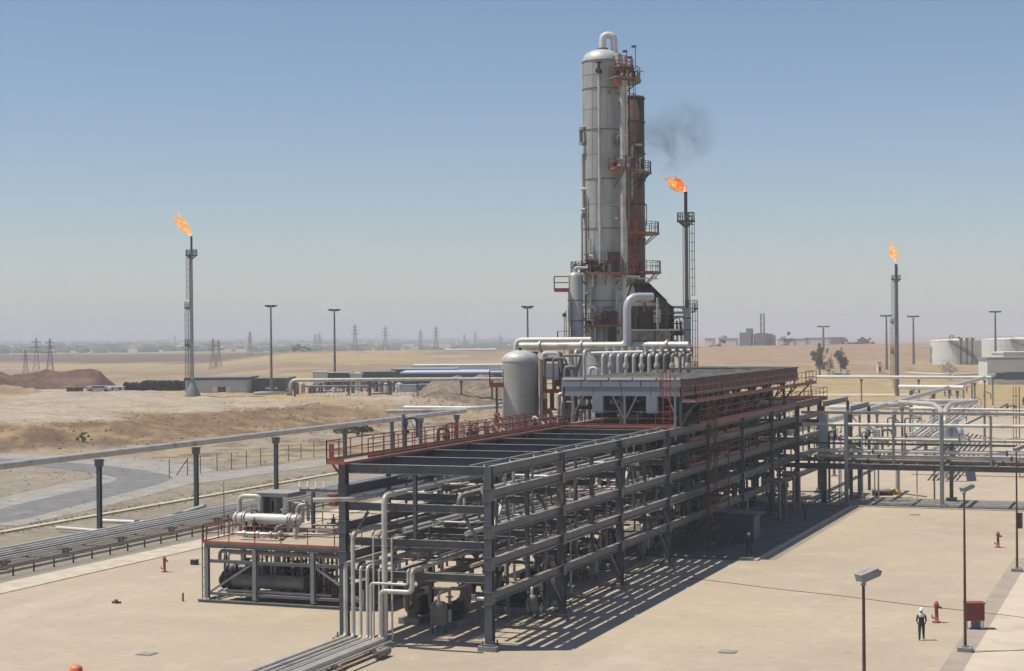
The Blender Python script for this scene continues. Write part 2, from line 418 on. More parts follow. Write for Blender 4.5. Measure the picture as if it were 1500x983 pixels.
sheet('pipe_track_bed', [(P0.x-wB-9, y0k), (P0.x-wB-.2, y0k), (P0.x-wB-.2, y1k), (P0.x-wB-9, y1k)], .016, m_gravel2)
m_asph = mat('worn asphalt', (.165,.163,.158), .9, 0, .12, .6, (.28,.25,.21), .3, bump=.3, bsc=10)
m_asph2 = mat('dusty asphalt', (.285,.265,.235), .9, 0, .12, .5, (.4,.35,.28), .35, bump=.3, bsc=10)
def ribbon(name, px_pts, wd, z, m, sub=8, raw=False):
    P = [gp(*p) if not raw else Vector(p) for p in px_pts]; Q = []
    for i in range(len(P)-1):
        a, b, c, d = P[max(i-1,0)], P[i], P[i+1], P[min(i+2,len(P)-1)]
        for k in range(sub):
            t = k/sub; Q.append(.5*((2*b)+(c-a)*t+(2*a-5*b+4*c-d)*t*t+(3*b-3*c+d-a)*t**3))
    Q.append(P[-1]); mb = MB(); vs = []
    for i, q in enumerate(Q):
        t = (Q[min(i+1,len(Q)-1)]-Q[max(i-1,0)]); t.z = 0; t.normalize(); nrm = Vector((-t.y, t.x, 0))
        vs += [(*(q+nrm*wd/2)[:2], z), (*(q-nrm*wd/2)[:2], z)]
    mb.add(vs, [(2*i, 2*i+1, 2*i+3, 2*i+2) for i in range(len(Q)-1)])
    return struct(mb.build(name, m))
ribbon('dusty_verge', [(-80,768),(0,752),(73,736),(146,719),(195,707),(232,700),(215,688),(160,681),(98,676),(0,671),(-120,666)], 15, .024, m_asph2)
ribbon('service_road', [(225,709),(290,703),(380,690),(500,674),(620,655)], 6.5, .028, m_asph2)
ribbon('asphalt_road', [(-80,773),(0,757),(73,739),(146,721),(190,710),(212,701),(190,694),(150,688),(98,682),(0,675),(-120,669)], 6.5, .032, m_asph)
m_dust = mat('pale dusty gravel', (.42,.36,.27), .95, 0, .1, .5, (.4,.33,.24), .3, bump=.3)
m_strip = mat('brownish concrete band', (.345,.29,.225), .92, 0, .1, .5, bump=.2)
m_light = mat('new pale concrete', (.53,.45,.345), .92, 0, .06, .5, (.40,.34,.26), .2, bump=.2)
xl, xm = gp(1376, 983).x, gp(1410, 983).x
sheet('drain_band', [(xl, -40), (xm, -40), (xm, gp(1486,824).y+3), (xl, gp(1486,824).y+3)], .024, m_strip)
sheet('pale_path', [(xm+.05, -40), (xr, -40), (xr, gp(1486,824).y+3), (xm+.05, gp(1486,824).y+3)], .026, m_light)
# raised plinth under the rack, its edge catches the sun
e0 = gp(1105, 822); e1 = gp(1243, 744)
plx = (e0.x+e1.x)/2
struct(MB().slab([(RK(0,9.6).x, e0.y), (plx, e0.y), (plx, e1.y+1.5), (RK(0,9.6).x, e1.y+1.5)], .0, .13).build('rack_plinth', mat('oil stained slab with painted shade', (.155,.145,.13), .9, 0, .2, 1.0, (.08,.075,.07), .5, bump=.2)))  # slab colour darkened to put shade under the rack, beyond the oil stains
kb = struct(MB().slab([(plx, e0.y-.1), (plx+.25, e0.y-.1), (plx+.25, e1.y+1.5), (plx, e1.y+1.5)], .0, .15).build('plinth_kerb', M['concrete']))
ycr = gp(1380, 745).y
struct(MB().slab([(plx+.25, ycr-.9), (xr, ycr-.9), (xr, ycr-.65), (plx+.25, ycr-.65)], .0, .14).build('cross_kerb', M['concrete']))
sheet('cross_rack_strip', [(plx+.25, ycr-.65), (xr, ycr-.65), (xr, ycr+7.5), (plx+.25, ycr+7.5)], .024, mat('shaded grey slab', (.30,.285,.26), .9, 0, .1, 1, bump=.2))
for py in (697, 690):
    yk = gp(1380, py).y
    struct(MB().slab([(RK(0,-6).x, yk), (xr, yk), (xr, yk+.35), (RK(0,-6).x, yk+.35)], .0, .16).build('far_kerb', M['concrete']))
# cables lying on the concrete
def wire(name, pts, r, m, label, cat='cable', n=5):
    return tag(MB().tube(pts, r, n).build(name, m), label, cat)
a = gp(1000,846,.035); b = gp(1510,906,.035)
wire('cable', [a.lerp(b, t/14) + Vector((0, math.sin(t*1.1)*.12, 0)) for t in range(15)], .022, M['cable'], 'long black cable lying across the open concrete past the lamp posts')
a = gp(1424,956,.035); b = gp(1515,951,.035)
wire('cable', [a.lerp(b, t/6) + Vector((0, math.sin(t*1.3)*.08, 0)) for t in range(7)], .02, M['cable'], 'short black cable running right from the foot of the tall lamp post')
# far rubble, red earth banks
def mound(name, px0, px1, D, deep, hts, m, base=None, seed=0, rough=.5):
    """a long earth bank whose ridge heights are given left to right"""
    n = 60; q = 12; mb = MB(); vs = []
    for i in range(n+1):
        t = i/n; u = t*(len(hts)-1); k = min(int(u), len(hts)-2); h = hts[k] + (hts[k+1]-hts[k])*(u-k)
        for j in range(q+1):
            s_ = j/q; D_ = D + (s_-.5)*deep; p = dp(px0+(px1-px0)*t, 487, D_); g = terrain(p.x, p.y)
            env = math.sin(PI*s_)**.8 * min(1, 6*t, 6*(1-t))
            z = g - .6 + env*(h+.6)*(1 + rough*.35*noise.fractal(Vector((p.x*.12, p.y*.12, seed)), 1, 2, 4)) + env*rough*.5*noise.noise(Vector((p.x*.6, p.y*.6, seed)))
            vs.append((p.x, p.y, z))
    mb.add(vs, [(i*(q+1)+j, (i+1)*(q+1)+j, (i+1)*(q+1)+j+1, i*(q+1)+j+1) for i in range(n) for j in range(q)], True)
    return struct(mb.build(name, m))
m_red = mat('reddish clay', (.165,.105,.078), .95, 0, .3, .25, (.085,.045,.035), .5, bump=.6, bsc=1.5, spec=.1)
m_tan = mat('tan spoil', (.33,.235,.155), .95, 0, .2, .2, (.24,.155,.105), .4, bump=.6, bsc=1.5, spec=.1)
m_rub = mat('grey brown rubble', (.25,.195,.14), .95, 0, .3, .8, (.13,.10,.08), .5, bump=1.0, bsc=2.5, spec=.1)
mound('earth_bank', -60, 188, 428, 26, [6.6,6.4,5.4,3.6,4.0,4.9,4.6,5.0,4.8,3.0,.5], m_red, seed=2)
mound('spoil_heap', -60, 70, 398, 20, [1.9,1.8,1.9,1.0,.5], m_tan, seed=5)
mound('rubble_slope', 600, 800, 378, 44, [.8,2.6,3.4,3.8,3.8,3.8,3.6], m_rub, seed=8, rough=.9)
# ---------------------------------------------------------------- shared builders
def railing(parent, pts, m=None, h=1.1, step=1.5, toe=True, name='handrail', closed=False):
    m = m or M['red']; mb = MB(); P = [Vector(p) for p in pts]
    if closed: P = P + [P[0]]
    for a, b in zip(P, P[1:]):
        L = (b-a).length; n = max(1, round(L/step))
        for k in range(n+1):
            q = a.lerp(b, k/n); mb.bar(q, q+Vector((0,0,h)), .05)
        for z in (h, h*.55): mb.bar(a+Vector((0,0,z)), b+Vector((0,0,z)), .05)
        if toe: mb.bar(a+Vector((0,0,.09)), b+Vector((0,0,.09)), .03, .16)
    return mb.build(name, m, parent)
def caged_ladder(parent, foot, top, out, m=None, wd=.5, cage=True, name='ladder'):
    m = m or M['red']; foot = Vector(foot); L = top-foot.z; out = Vector(out).normalized(); sd = Vector((-out.y, out.x, 0)); mb = MB()
    for s in (-1, 1): mb.bar(foot+sd*s*wd/2, foot+sd*s*wd/2+Vector((0,0,L)), .06)
    for k in range(int(L/.6)): mb.bar(foot+sd*wd/2+Vector((0,0,.3+k*.6)), foot-sd*wd/2+Vector((0,0,.3+k*.6)), .035)
    o = mb.build(name, m, parent)
    if cage:
        c = MB(); z = 2.2; ring = [foot + sd*math.cos(a)*.4 + out*(.35+math.sin(a)*.38) for a in [PI*(-.15 + 1.3*k/8) for k in range(9)]]
        while z < L:
            for a, b in zip(ring, ring[1:]): c.bar(a+Vector((0,0,z)), b+Vector((0,0,z)), .05)
            z += 1.2
        for k in (1, 3, 5, 7): c.bar(ring[k]+Vector((0,0,2.2)), ring[k]+Vector((0,0,L)), .04)
        cg = c.build('cage', m, o) if parent is None else c.build('cage', m, parent)
    return o
def pipe_obj(pts, r, m, label, group=None, n=8, bend=None, name='process_pipe', cat='pipe', flanges=0, fl_mat=None):
    """one run of pipe; flanged joints are parts of it"""
    t = thing(name, label, cat, (pts[0][0], pts[0][1], min(p[2] for p in pts)), group)
    MB().tube(pts, r, n, bend=(bend if bend is not None else r*3.2)).build('pipe_run', m, t)
    if flanges:
        P = [Vector(p) for p in pts]
        for k in range(flanges):
            seg = max(zip(P, P[1:]), key=lambda s: (s[1]-s[0]).length); q = seg[0].lerp(seg[1], (k+.5)/flanges); d = (seg[1]-seg[0]).normalized()
            MB().tube([q-d*.08, q+d*.08], r*1.45, 10).build('flange', fl_mat or m, t)
    return t
def valve(parent, p, r, m=None, wheel=None, name='valve'):
    """gate valve body with handwheel"""
    p = Vector(p); mb = MB(); mb.tube([p-Vector((0,r*2.2,0)), p+Vector((0,r*2.2,0))], r*1.5, 8).tube([p, p+Vector((0,0,r*5))], [r*1.1, r*.5], 8)
    mb.tube([p+Vector((0,0,r*5)), p+Vector((0,0,r*5.3))], r*2.2, 12)
    return mb.build(name, m or M['dark'], parent)

# ---------------------------------------------------------------- the main pipe rack
BAY = 11.7; NB = 8; W = 8.75
rack = thing('pipe_rack', 'long dark steel pipe rack of eight bays filling the middle of the yard', 'pipe rack', RK(0,0,0))
LV = [9.98, 8.72, 6.72, 5.0, 3.15]; XV = [7.85, 5.9, 4.1]
for side, wd in ((0, 0.0), (1, W)):
    for i in range(NB+1):
        s = i*BAY; p = RK(s, wd)
        beam(rack, 'column', p + Vector((0,0,.38)), p + Vector((0,0,9.94)), .42, .46, M['steel'])
        MB().box((p.x, p.y, .13), (1.05, 1.05, .30)).build('footing', M['plinth'], rack)
        fb = MB(); fb.box((p.x, p.y, .33), (.8, .8, .06))
        for a_ in (-1, 1):
            for b_ in (-1, 1): fb.tube([(p.x+a_*.3, p.y+b_*.3, .3), (p.x+a_*.3, p.y+b_*.3, .55)], .05, 6)
        fb.build('base_plate', M['steel'], rack)
    for i in range(NB):
        for j, z in enumerate(LV):
            if j == 4 and side == 1 and i % 2: continue
            a, b = RK(i*BAY+.24, wd, z-.30), RK((i+1)*BAY-.24, wd, z-.30)
            beam(rack, 'longitudinal_beam', a, b, .30, .52 if j else .56, M['steel'])
        # mid posts between the longitudinal beams
        pm = RK((i+.5)*BAY, wd)
        for z0, z1 in ((8.74, 9.38), (6.74, 8.12), (5.02, 6.12), (3.17, 4.40)):
            if side == 0 or z0 > 5: beam(rack, 'mid_post', pm+Vector((0,0,z0)), pm+Vector((0,0,z1)), .22, .24, M['steel'])
for k in range(NB*2+1):
    s = k*BAY/2; full = (k % 2 == 0); e = .25 if full else .17
    beam(rack, 'cross_beam', RK(s, e, 9.97-.29), RK(s, W-e, 9.97-.29), .28, .52, M['steel'])
    for z in XV:
        if full or (z != 4.1): beam(rack, 'cross_beam', RK(s, e, z-.27), RK(s, W-e, z-.27), .26, .44, M['steel'])
    if full: beam(rack, 'hanger_post', RK(s, W*.5, 9.42), RK(s, W*.5, 5.92), .2, .22, M['steel'])
    if k % 2 == 0 and k in (0, 2, 6, 10, 14):
        for wd, sg in ((0, 1), (W, -1)):
            beam(rack, 'knee_brace', RK(s, wd+sg*.2, 5.2), RK(s, wd+sg*1.5, 7.3), .14, .14, M['steel'], 'box')
    if full and k in (2, 4, 6, 10):
        beam(rack, 'brace', RK(s-.2, 0, .9), RK(s-2.3, 0, 2.6), .2, .2, M['steel'], 'box')
for i in (0, 2, 4, 6):
    beam(rack, 'brace', RK(i*BAY+.3, 0, 6.2), RK(i*BAY+2.4, 0, 8.2), .16, .16, M['steel'], 'box')
    beam(rack, 'brace', RK(i*BAY+.3, W, 3.2), RK((i+.5)*BAY, W, 6.2), .18, .18, M['steel'], 'box')
for i in range(0, 4):
    for q in range(6):                               # top bracing beside the right edge
        s0 = i*BAY + q*BAY/6
        beam(rack, 'top_brace', RK(s0+.05, .25+(q % 2)*.8, 9.86), RK(s0+BAY/6-.05, 1.05-(q % 2)*.8, 9.86), .07, .07, M['steel2'], 'box')
    beam(rack, 'tray_beam', RK(i*BAY+.1, 1.15, 9.90), RK((i+1)*BAY-.02, 1.15, 9.90), .12, .2, M['steel2'], 'box')
# middle row of columns with flared knee braces
for i in range(1, NB+1):
    p = RK(i*BAY, W/2)
    beam(rack, 'column', p+Vector((0,0,.3)), p+Vector((0,0,9.4)), .36, .38, M['steel'])
    MB().box((p.x, p.y, .15), (1.1, 1.1, .32)).build('footing', M['plinth'], rack)
    for sg in (-1, 1):
        beam(rack, 'knee_brace', p+Vector((sg*.15,0,2.2)), p+Vector((sg*1.5,0,3.7)), .22, .22, M['steel'], 'box')
        beam(rack, 'knee_brace', p+Vector((sg*.15,0,7.9)), p+Vector((sg*1.3,0,9.4)), .18, .18, M['steel'], 'box')
for i in range(NB):
    beam(rack, 'longitudinal_beam', RK(i*BAY+.22, W/2, 3.4), RK((i+1)*BAY-.22, W/2, 3.4), .28, .5, M['steel'])
for i in range(0, NB*4):
    s_ = (i+.5)*BAY/4
    beam(rack, 'pipe_bearer', RK(s_, .2, 5.55), RK(s_, W-.2, 5.55), .16, .2, M['steel']) if i % 2 else beam(rack, 'pipe_bearer', RK(s_, .2, 3.8), RK(s_, W-.2, 3.8), .16, .2, M['steel'])
gm = MB(); gm.box((0,0,0), (.47,.5,.62)); gm.box((0,0,.33), (.52,.55,.03)); gm.box((0,0,-.33), (.52,.55,.03)); gme = gm.mesh('joint_plate', M['steel'])
for side, wd in ((0, 0.0), (1, W)):
    for i in range(NB+1):
        for z in LV[1:]: place(rack, 'joint_plate', gme, RK(i*BAY, wd, z-.3))
for i in range(NB):                                   # extra light members between the bays
    for q, z in ((.25, 5.02), (.75, 5.02), (.25, 6.74), (.75, 3.17)):
        beam(rack, 'stub_post', RK((i+q)*BAY, .0, z), RK((i+q)*BAY, .0, z+1.1), .12, .12, M['steel'], 'box')
# walkway along the left top edge and across in front of the air cooler
wk0, wk1, wkx = -.6, 39.5, 38.0
dk = MB(); dk.slab([(RK(0,W+.75).x, P0.y+wk0), (RK(0,W-.35).x, P0.y+wk0), (RK(0,W-.35).x, P0.y+wk1), (RK(0,W+.75).x, P0.y+wk1)], 10.0, 10.07)
dk.slab([(RK(0,W-.36).x, P0.y+wkx-.9), (RK(0,.0).x, P0.y+wkx-.9), (RK(0,.0).x, P0.y+wkx), (RK(0,W-.36).x, P0.y+wkx)], 10.0, 10.07)
walk = thing('walkway', 'red railed catwalk along the left top edge of the main rack', 'walkway', RK(0, W, 10.0))
dk.build('walkway_deck', M['deck'], walk)
ed = MB()
for a, b in (((wk0, W+.77), (wk1, W+.77)), ((wk0, W-.37), (wkx-.93, W-.37)), ((wkx-.93, W-.37), (wkx-.93, 0)), ((wk0, W+.77), (wk0, W-.37))):
    ed.bar(RK(*a, 10.0), RK(*b, 10.0), .05, .15)
ed.build('edge_channel', M['orange'], walk)
railing(walk, [RK(wk0, W-.3, 10.08), RK(wk0, W+.74, 10.08), RK(wk1, W+.74, 10.08)], h=1.15)
railing(walk, [RK(2.5, W-.32, 10.08), RK(wkx-.93, W-.32, 10.08)], h=1.1, step=2)
railing(walk, [RK(wkx-.9, W-.3, 10.08), RK(wkx-.9, 0.05, 10.08)], h=1.1)
g_ = MB()
for s_, t_ in ((wk0+1, wk0-.9),): g_.box((RK(0,W+.95).x, P0.y+s_, 10.55), (.3,.06,.9))
g_.build('gate', M['red'], walk)
for k in range(7):
    beam(walk, 'bracket', RK(k*5.85, W+.7, 9.9), RK(k*5.85, W+.1, 9.2), .1, .1, M['red'], 'box')

# ---------------------------------------------------------------- pipes lying in the rack
def px_w(px, s): # across-offset of the column px at the station s
    lo, hi = -40.0, 80.0
    for _ in range(40):
        m_ = (lo+hi)/2; q = RK(s, m_, 0) - Vector((0,0,CAM_H)); c = RC.transposed() @ q
        x = 750 + FPX*c.x/-c.z
        if x > px: lo = m_
        else: hi = m_
    return (lo+hi)/2
SD = -.75
drops = [ # column px, radius, top z, material, ground?
 (507, .125, 4.32, 'pipe'), (518, .115, 6.05, 'pipe'), (529, .085, 4.25, 'pipe'), (539, .10, 4.25, 'pipe'),
 (548, .05, 6.0, 'pipe'), (556, .05, 4.2, 'pipe'), (564.5, .165, 8.12, 'pipe'), (575, .055, 6.0, 'pipe')]
words = ['first', 'second', 'third', 'fourth', 'fifth and thin', 'sixth and thin', 'seventh, thickest and tallest', 'last, slim']
for k, (px, r, zt, mm) in enumerate(drops):
    wd = px_w(px, SD); L = [30, 60, 22, 45, 24, 18, 70, 40][k]
    zb = .42 - .02*k*.5 + (.06 if r > .15 else 0)
    end = -68
    pts = [RK(end, wd, zb), RK(SD, wd, zb), RK(SD, wd, zt+r), RK(SD+L, wd, zt+r)]
    pipe_obj(pts, r, M[mm], '%s pipe from the left in the cluster dropping down the rack front' % words[k], 'pipes dropping down the rack front', n=10, bend=max(.25, r*3), name='drop_pipe')
wd1, wd2 = px_w(548, SD-.25), px_w(566, SD-.25)
pipe_obj([RK(-68, wd2+.3, .5), RK(SD-.3, wd2+.3, .5), RK(SD-.3, wd2+.3, 3.1), RK(SD-.3, wd2-1.6, 3.1), RK(SD-.3, wd2-1.6, 4.3), RK(14, wd2-1.6, 4.3)], .135, M['pipe'], 'thick drop pipe that steps sideways to the right just under the lowest front beam', None, 10, .3, 'drop_pipe')
pipe_obj([RK(-68, wd1+.15, .45), RK(SD-.3, wd1+.15, .45), RK(SD-.3, wd1+.15, 3.5), RK(SD-.3, wd1-2.1, 3.5), RK(SD-.3, wd1-2.1, 4.3), RK(16, wd1-2.1, 4.3)], .075, M['pipe'], 'thin drop pipe that steps sideways above the thick stepped one at the rack front', None, 8, .2, 'drop_pipe')
slp = MB()
wl, wr = px_w(500, SD), px_w(583, SD)
for s_ in (-3.0, -7.5, -14, -22):
    t_ = thing('pipe_sleeper', 'low steel sleeper under the bundle of ground pipes, %s' % {-3.0: 'nearest the rack column', -7.5: 'second from the rack', -14: 'near the lower picture edge', -22: 'farthest out towards the camera'}[s_], 'pipe support', RK(s_, (wl+wr)/2), 'sleepers under the ground pipes')
    MB().bar(RK(s_, wr, .2), RK(s_, wl, .2), .16, .14).build('sleeper_beam', M['pipedark'], t_)
    MB().box((RK(0, wr).x, P0.y+s_, .08), (.3,.4,.16)).box((RK(0, wl).x, P0.y+s_, .08), (.3,.4,.16)).build('foot_block', M['plinth'], t_)
t_ = pipe_obj([RK(-3.5, wr-.55, .3), RK(-60, wr-.55, .3)], .1, M['rust'], 'short rusty pipe with a thick capped end lying right of the ground pipe bundle', None, 8)
MB().tube([RK(-4.6, wr-.55, .3), RK(-3.2, wr-.55, .3)], .22, 10).build('end_cap', M['pipedark'], t_)
pipe_obj([RK(-1.0, -.3+0.3, .07), RK(-1.1, 2.6, .07), RK(-1.0, 4.4, .07)], .035, M['cable'], 'thin hose lying on the concrete between the front corner column and the drop pipes', None, 6, .4, 'hose', 'hose')
random.seed(11)
ORD = ['first','second','third','fourth','fifth','sixth','seventh','eighth','ninth','tenth','eleventh','twelfth','thirteenth','fourteenth','fifteenth']
def rack_pipes(level, ws, s_lo, s_hi, mats, grp, lab):
    for i, (wd, r) in enumerate(ws):
        s0 = s_lo if not isinstance(s_lo, tuple) else random.uniform(*s_lo); s1 = random.uniform(*s_hi)
        z = level + r + .01; m = M[random.choice(mats)]
        pts = [RK(s0, wd, z), RK(s1, wd, z)]
        if random.random() < .45:
            pts = [RK(s0, wd, z-.9), RK(s0, wd, z), RK(s1, wd, z)]
        if random.random() < .25:
            pts = pts[:-1] + [RK(s1*.5, wd, z), RK(s1*.5, wd, z+.6), RK(s1*.5+2.5, wd, z+.6), RK(s1*.5+2.5, wd, z), RK(s1, wd, z)]
        pipe_obj(pts, r, m, '%s pipe in from the open right side on the %s level of the main rack' % (ORD[sum(1 for q in ws if q[0] < wd)], lab), grp, 8, flanges=random.choice((1,2,3,4)) if r > .08 else 0)
rack_pipes(7.85, [(8.2,.11),(7.6,.07),(7.1,.1),(4.4,.12),(3.7,.08),(2.9,.15),(2.2,.07),(1.5,.12),(.9,.07)], (1.0, 8), (70, 94), ['pipe','pipedark','pipe'], 'pipes on the upper level of the main rack', 'upper')
rack_pipes(5.9, [(8.1,.09),(7.7,.13),(7.2,.07),(6.1,.15),(5.5,.07),(5.1,.1),(4.4,.14),(3.9,.06),(3.4,.1),(2.8,.12),(2.0,.16),(1.4,.08),(.8,.11)], (1.5, 9), (60, 94), ['pipedark','pipe','pipe'], 'pipes on the middle level of the main rack', 'middle')
rack_pipes(4.1, [(8.2,.1),(7.8,.06),(7.4,.12),(6.9,.07),(4.9,.08),(4.5,.12),(4.0,.08),(3.6,.14),(3.1,.07),(2.7,.1),(2.3,.08),(1.9,.12),(1.4,.07),(1.0,.1),(.6,.06)], (1.0, 14), (50, 94), ['pipe','pipe','pipedark','pipe'], 'pipes on the lower level of the main rack', 'lower')
pipe_obj([RK(-1.4, W+1.2, 8.0), RK(-1.0, W+.3, 8.0), RK(-.2, W-.9, 8.0), RK(46, W-.9, 8.0)], .13, M['pipe'], 'pale pipe whose elbow sticks out left past the front left rack column', None, 10, .4)
for k, (s_, wd, z) in enumerate([(3,1.6,8.0),(9,2.6,8.0),(15.5,5.4,8.0),(27,3.2,8.0)]):
    pipe_obj([RK(s_, wd, z+.6), RK(s_, wd, z+.1), RK(s_, wd-1.5, z+.1), RK(s_, .3, z+.1)], .1, M['pipe'], 'short bent pipe running crosswise on the upper rack level, %s' % ['nearest the front', 'second from the front', 'half way back', 'close to the air cooler'][k], 'short cross pipes on the upper level', 8)
# drop legs, valves and hangers between the levels
random.seed(5)
for k in range(88):
    s_ = random.uniform(2.5, 92); wd = random.uniform(.5, 8.2); z1 = random.choice((7.9, 6.0, 9.4)); z0 = random.choice((.2, 1.2, 4.1, 4.1, 2.2)); r = random.choice((.05,.07,.09,.12))
    dd = random.choice((-1, 1))
    t_ = pipe_obj([RK(s_+dd*1.8, wd, z1), RK(s_, wd, z1), RK(s_, wd, z0), RK(s_, wd+dd*.9, z0)], r, M[random.choice(('pipe','pipedark','pipe','pipedark'))], 'vertical pipe leg inside the %s bay of the rack' % ORD[min(7, int(s_/BAY))], 'vertical pipe legs inside the main rack', 7)
    if k % 2 == 0: valve(t_, RK(s_, wd, (z0+z1)/2), r)
for k in range(64):
    s_ = random.uniform(1.5, 90); w0_ = random.uniform(1.2, 8.2); w1_ = max(.3, w0_-random.uniform(1, 4)); z = random.choice((8.25, 6.35, 6.35, 4.5, 4.5, 2.6)); r = random.choice((.04,.055,.08))
    t_ = pipe_obj([RK(s_, w0_, z-.35), RK(s_, w0_, z), RK(s_, w1_, z), RK(s_+random.choice((-1,1))*random.uniform(.6,3), w1_, z)], r, M[random.choice(('pipe','pipedark','white','pipe'))], 'thin crosswise pipe inside the %s bay of the rack' % ORD[min(7, int(s_/BAY))], 'thin crosswise pipes inside the main rack', 6)
    if k % 3 == 0: valve(t_, RK(s_, (w0_+w1_)/2, z), r*1.3, M[random.choice(('dark','red','dark'))])
# control valve stands and cable ladders
for k, (wd, z) in enumerate(((6.6, 6.45), (4.0, 4.75), (6.0, 9.0))):
    t_ = thing('cable_ladder', 'cable ladder full of black cables on the %s level of the main rack' % ['middle', 'lower', 'top'][k], 'cable ladder', RK(2, wd, z))
    fr = MB()
    for q in (-.3, .3): fr.bar(RK(2, wd+q, z), RK(90, wd+q, z), .05, .12)
    for q in range(120): fr.bar(RK(2.3+q*.73, wd-.3, z-.02), RK(2.3+q*.73, wd+.3, z-.02), .05)
    fr.build('ladder_frame', M['steel2'], t_)
    cb = MB()
    for q in range(5): cb.tube([RK(2, wd-.22+q*.11, z+.04), RK(90, wd-.22+q*.11, z+.04)], .035, 5)
    cb.build('cables', M['cable'], t_)

# pumps and machinery standing under the rack
def pump():
    t = thing('pump', 'x', 'pump', (0,0,0)); c = MB(); c.box((0,0,.2), (1.3, 3.0, .4)); c.build('base_block', M['plinth'], t)
    m_ = MB(); m_.tube([(0,-1.2,1.0), (0,.1,1.0)], .42, 14); m_.tube([(0,.1,1.0),(0,.5,1.0)], .12, 8)
    for k in range(10): m_.tube([(0,-1.15+k*.12,1.0),(0,-1.11+k*.12,1.0)], .47, 14)
    m_.box((0,-.55,.55), (.7,1.1,.3)); m_.box((.45,-.5,1.3), (.3,.4,.35)); m_.build('motor', M['dark'], t)
    h_ = MB(); h_.lathe([(.15,-.25),(.45,-.2),(.55,0),(.45,.2),(.15,.25)], (0,.9,1.0), 16, 'Y'); h_.tube([(0,.9,1.0),(0,.9,2.2)], .17, 10); h_.tube([(0,1.1,1.0),(0,1.7,1.0),(0,1.7,2.6)], .2, 10, bend=.4)
    h_.tube([(0,.9,2.1),(0,.9,2.2)], .28, 10); h_.box((0,.9,.5), (.5,.4,.5)); h_.build('pump_casing', M['pipedark'], t)
    return t
pumps = [(7,4.9),(7.5,7.6),(16,6.8),(20.5,5.2),(19,2.9),(30,6.2),(33,3.4),(41,6.5),(45,4.1),(53,5.8),(58,2.7),(66,5.6),(74,3.6),(82,5.5),(12,3.4)]
pn = ['nearest the front beams of the rack, in the middle', 'near the front left rack column', 'in the second bay on the left', 'in the second bay, behind the first pumps', 'in the second bay, nearer the sunny side', 'deep in the third bay', 'in the third bay, nearer the sunny side', 'under the near end of the air cooler, left side', 'under the near end of the air cooler, right side', 'under the fifth bay', 'beside the row of slim upright pipes', 'under the sixth bay', 'under the seventh bay', 'under the last bay', 'at the start of the second bay']
pr = pump()
for k, (s_, wd) in enumerate(pumps):
    o = pr if k == 0 else copy_tree(pr); o.location = RK(s_, wd, .0); o['label'] = 'dark pump ' + pn[k]; o['group'] = 'pumps under the main rack'
    if k: o.rotation_euler = (0, 0, random.choice((0, PI, PI/2)))
# horizontal vessels on saddles seen through the rack
def hvessel(name, c, L, r, axis, m, label, cat='vessel', n=20, saddles=True, ends=None):
    c = Vector(c); t = thing(name, label, cat, (c.x, c.y, 0)); h = L/2
    prof = [(0.01,-h-r*.35),(r*.55,-h-r*.28),(r*.88,-h-r*.12),(r,-h),(r,h),(r*.88,h+r*.12),(r*.55,h+r*.28),(.01,h+r*.35)]
    MB().lathe(prof, c, n, axis).build('shell', m, t)
    for q in (-.32, .32):
        o = Vector((q*L,0,0)) if axis == 'X' else Vector((0,q*L,0))
        MB().lathe([(r*1.0,-.05),(r*1.04,-.05),(r*1.04,.05),(r*1.0,.05)], c+o, n, axis, False).build('band', ends or m, t)
        if saddles:
            z0 = terrain(c.x, c.y); hh = c.z-r*.6-z0
            MB().box((c.x+o.x, c.y+o.y, z0+hh/2), ((.25, r*1.3, hh) if axis == 'X' else (r*1.3, .25, hh))).build('saddle', M['plinth'], t)
    return t
hvessel('tank_vessel', RK(27, 4.2, 1.7), 5, .8, 'Y', M['dark'], 'dark horizontal vessel low under the third bay of the rack')
hvessel('tank_vessel', RK(62, 5.0, 2.0), 7, 1.1, 'Y', M['dark'], 'dark horizontal vessel low under the sixth bay of the rack')

random.seed(61)
for k in range(16):
    s_ = 4+k*5.6+random.uniform(-1,1); wd = random.uniform(1.2, 7.6); b = RK(s_, wd, 0); r = random.uniform(.25,.55); h = random.uniform(1.4, 2.9)
    t_ = thing('filter_vessel', 'dark upright filter vessel standing in the %s bay under the rack' % ORD[min(7,int(s_/BAY))], 'vessel', b, 'upright filter vessels under the rack')
    MB().lathe([(r,.5),(r,h-.3),(r*.8,h-.1),(.01,h)], b, 14).build('shell', M[random.choice(('dark','pipedark'))], t_)
    for a in range(3): q = b+Vector((math.cos(a*2.1)*r*.9, math.sin(a*2.1)*r*.9, 0)); beam(t_, 'leg', q, q+Vector((0,0,.6)), .08, .08, M['steel'], 'box')
    MB().tube([b+Vector((0,0,h-.05)), b+Vector((0,0,h+.4)), b+Vector((0,1.6,h+.4)), b+Vector((0,1.6,h-1.5))], .1, 8, bend=.25).build('outlet_pipe', M['pipe'], t_); valve(t_, b+Vector((0,1.6,h-.6)), .11)
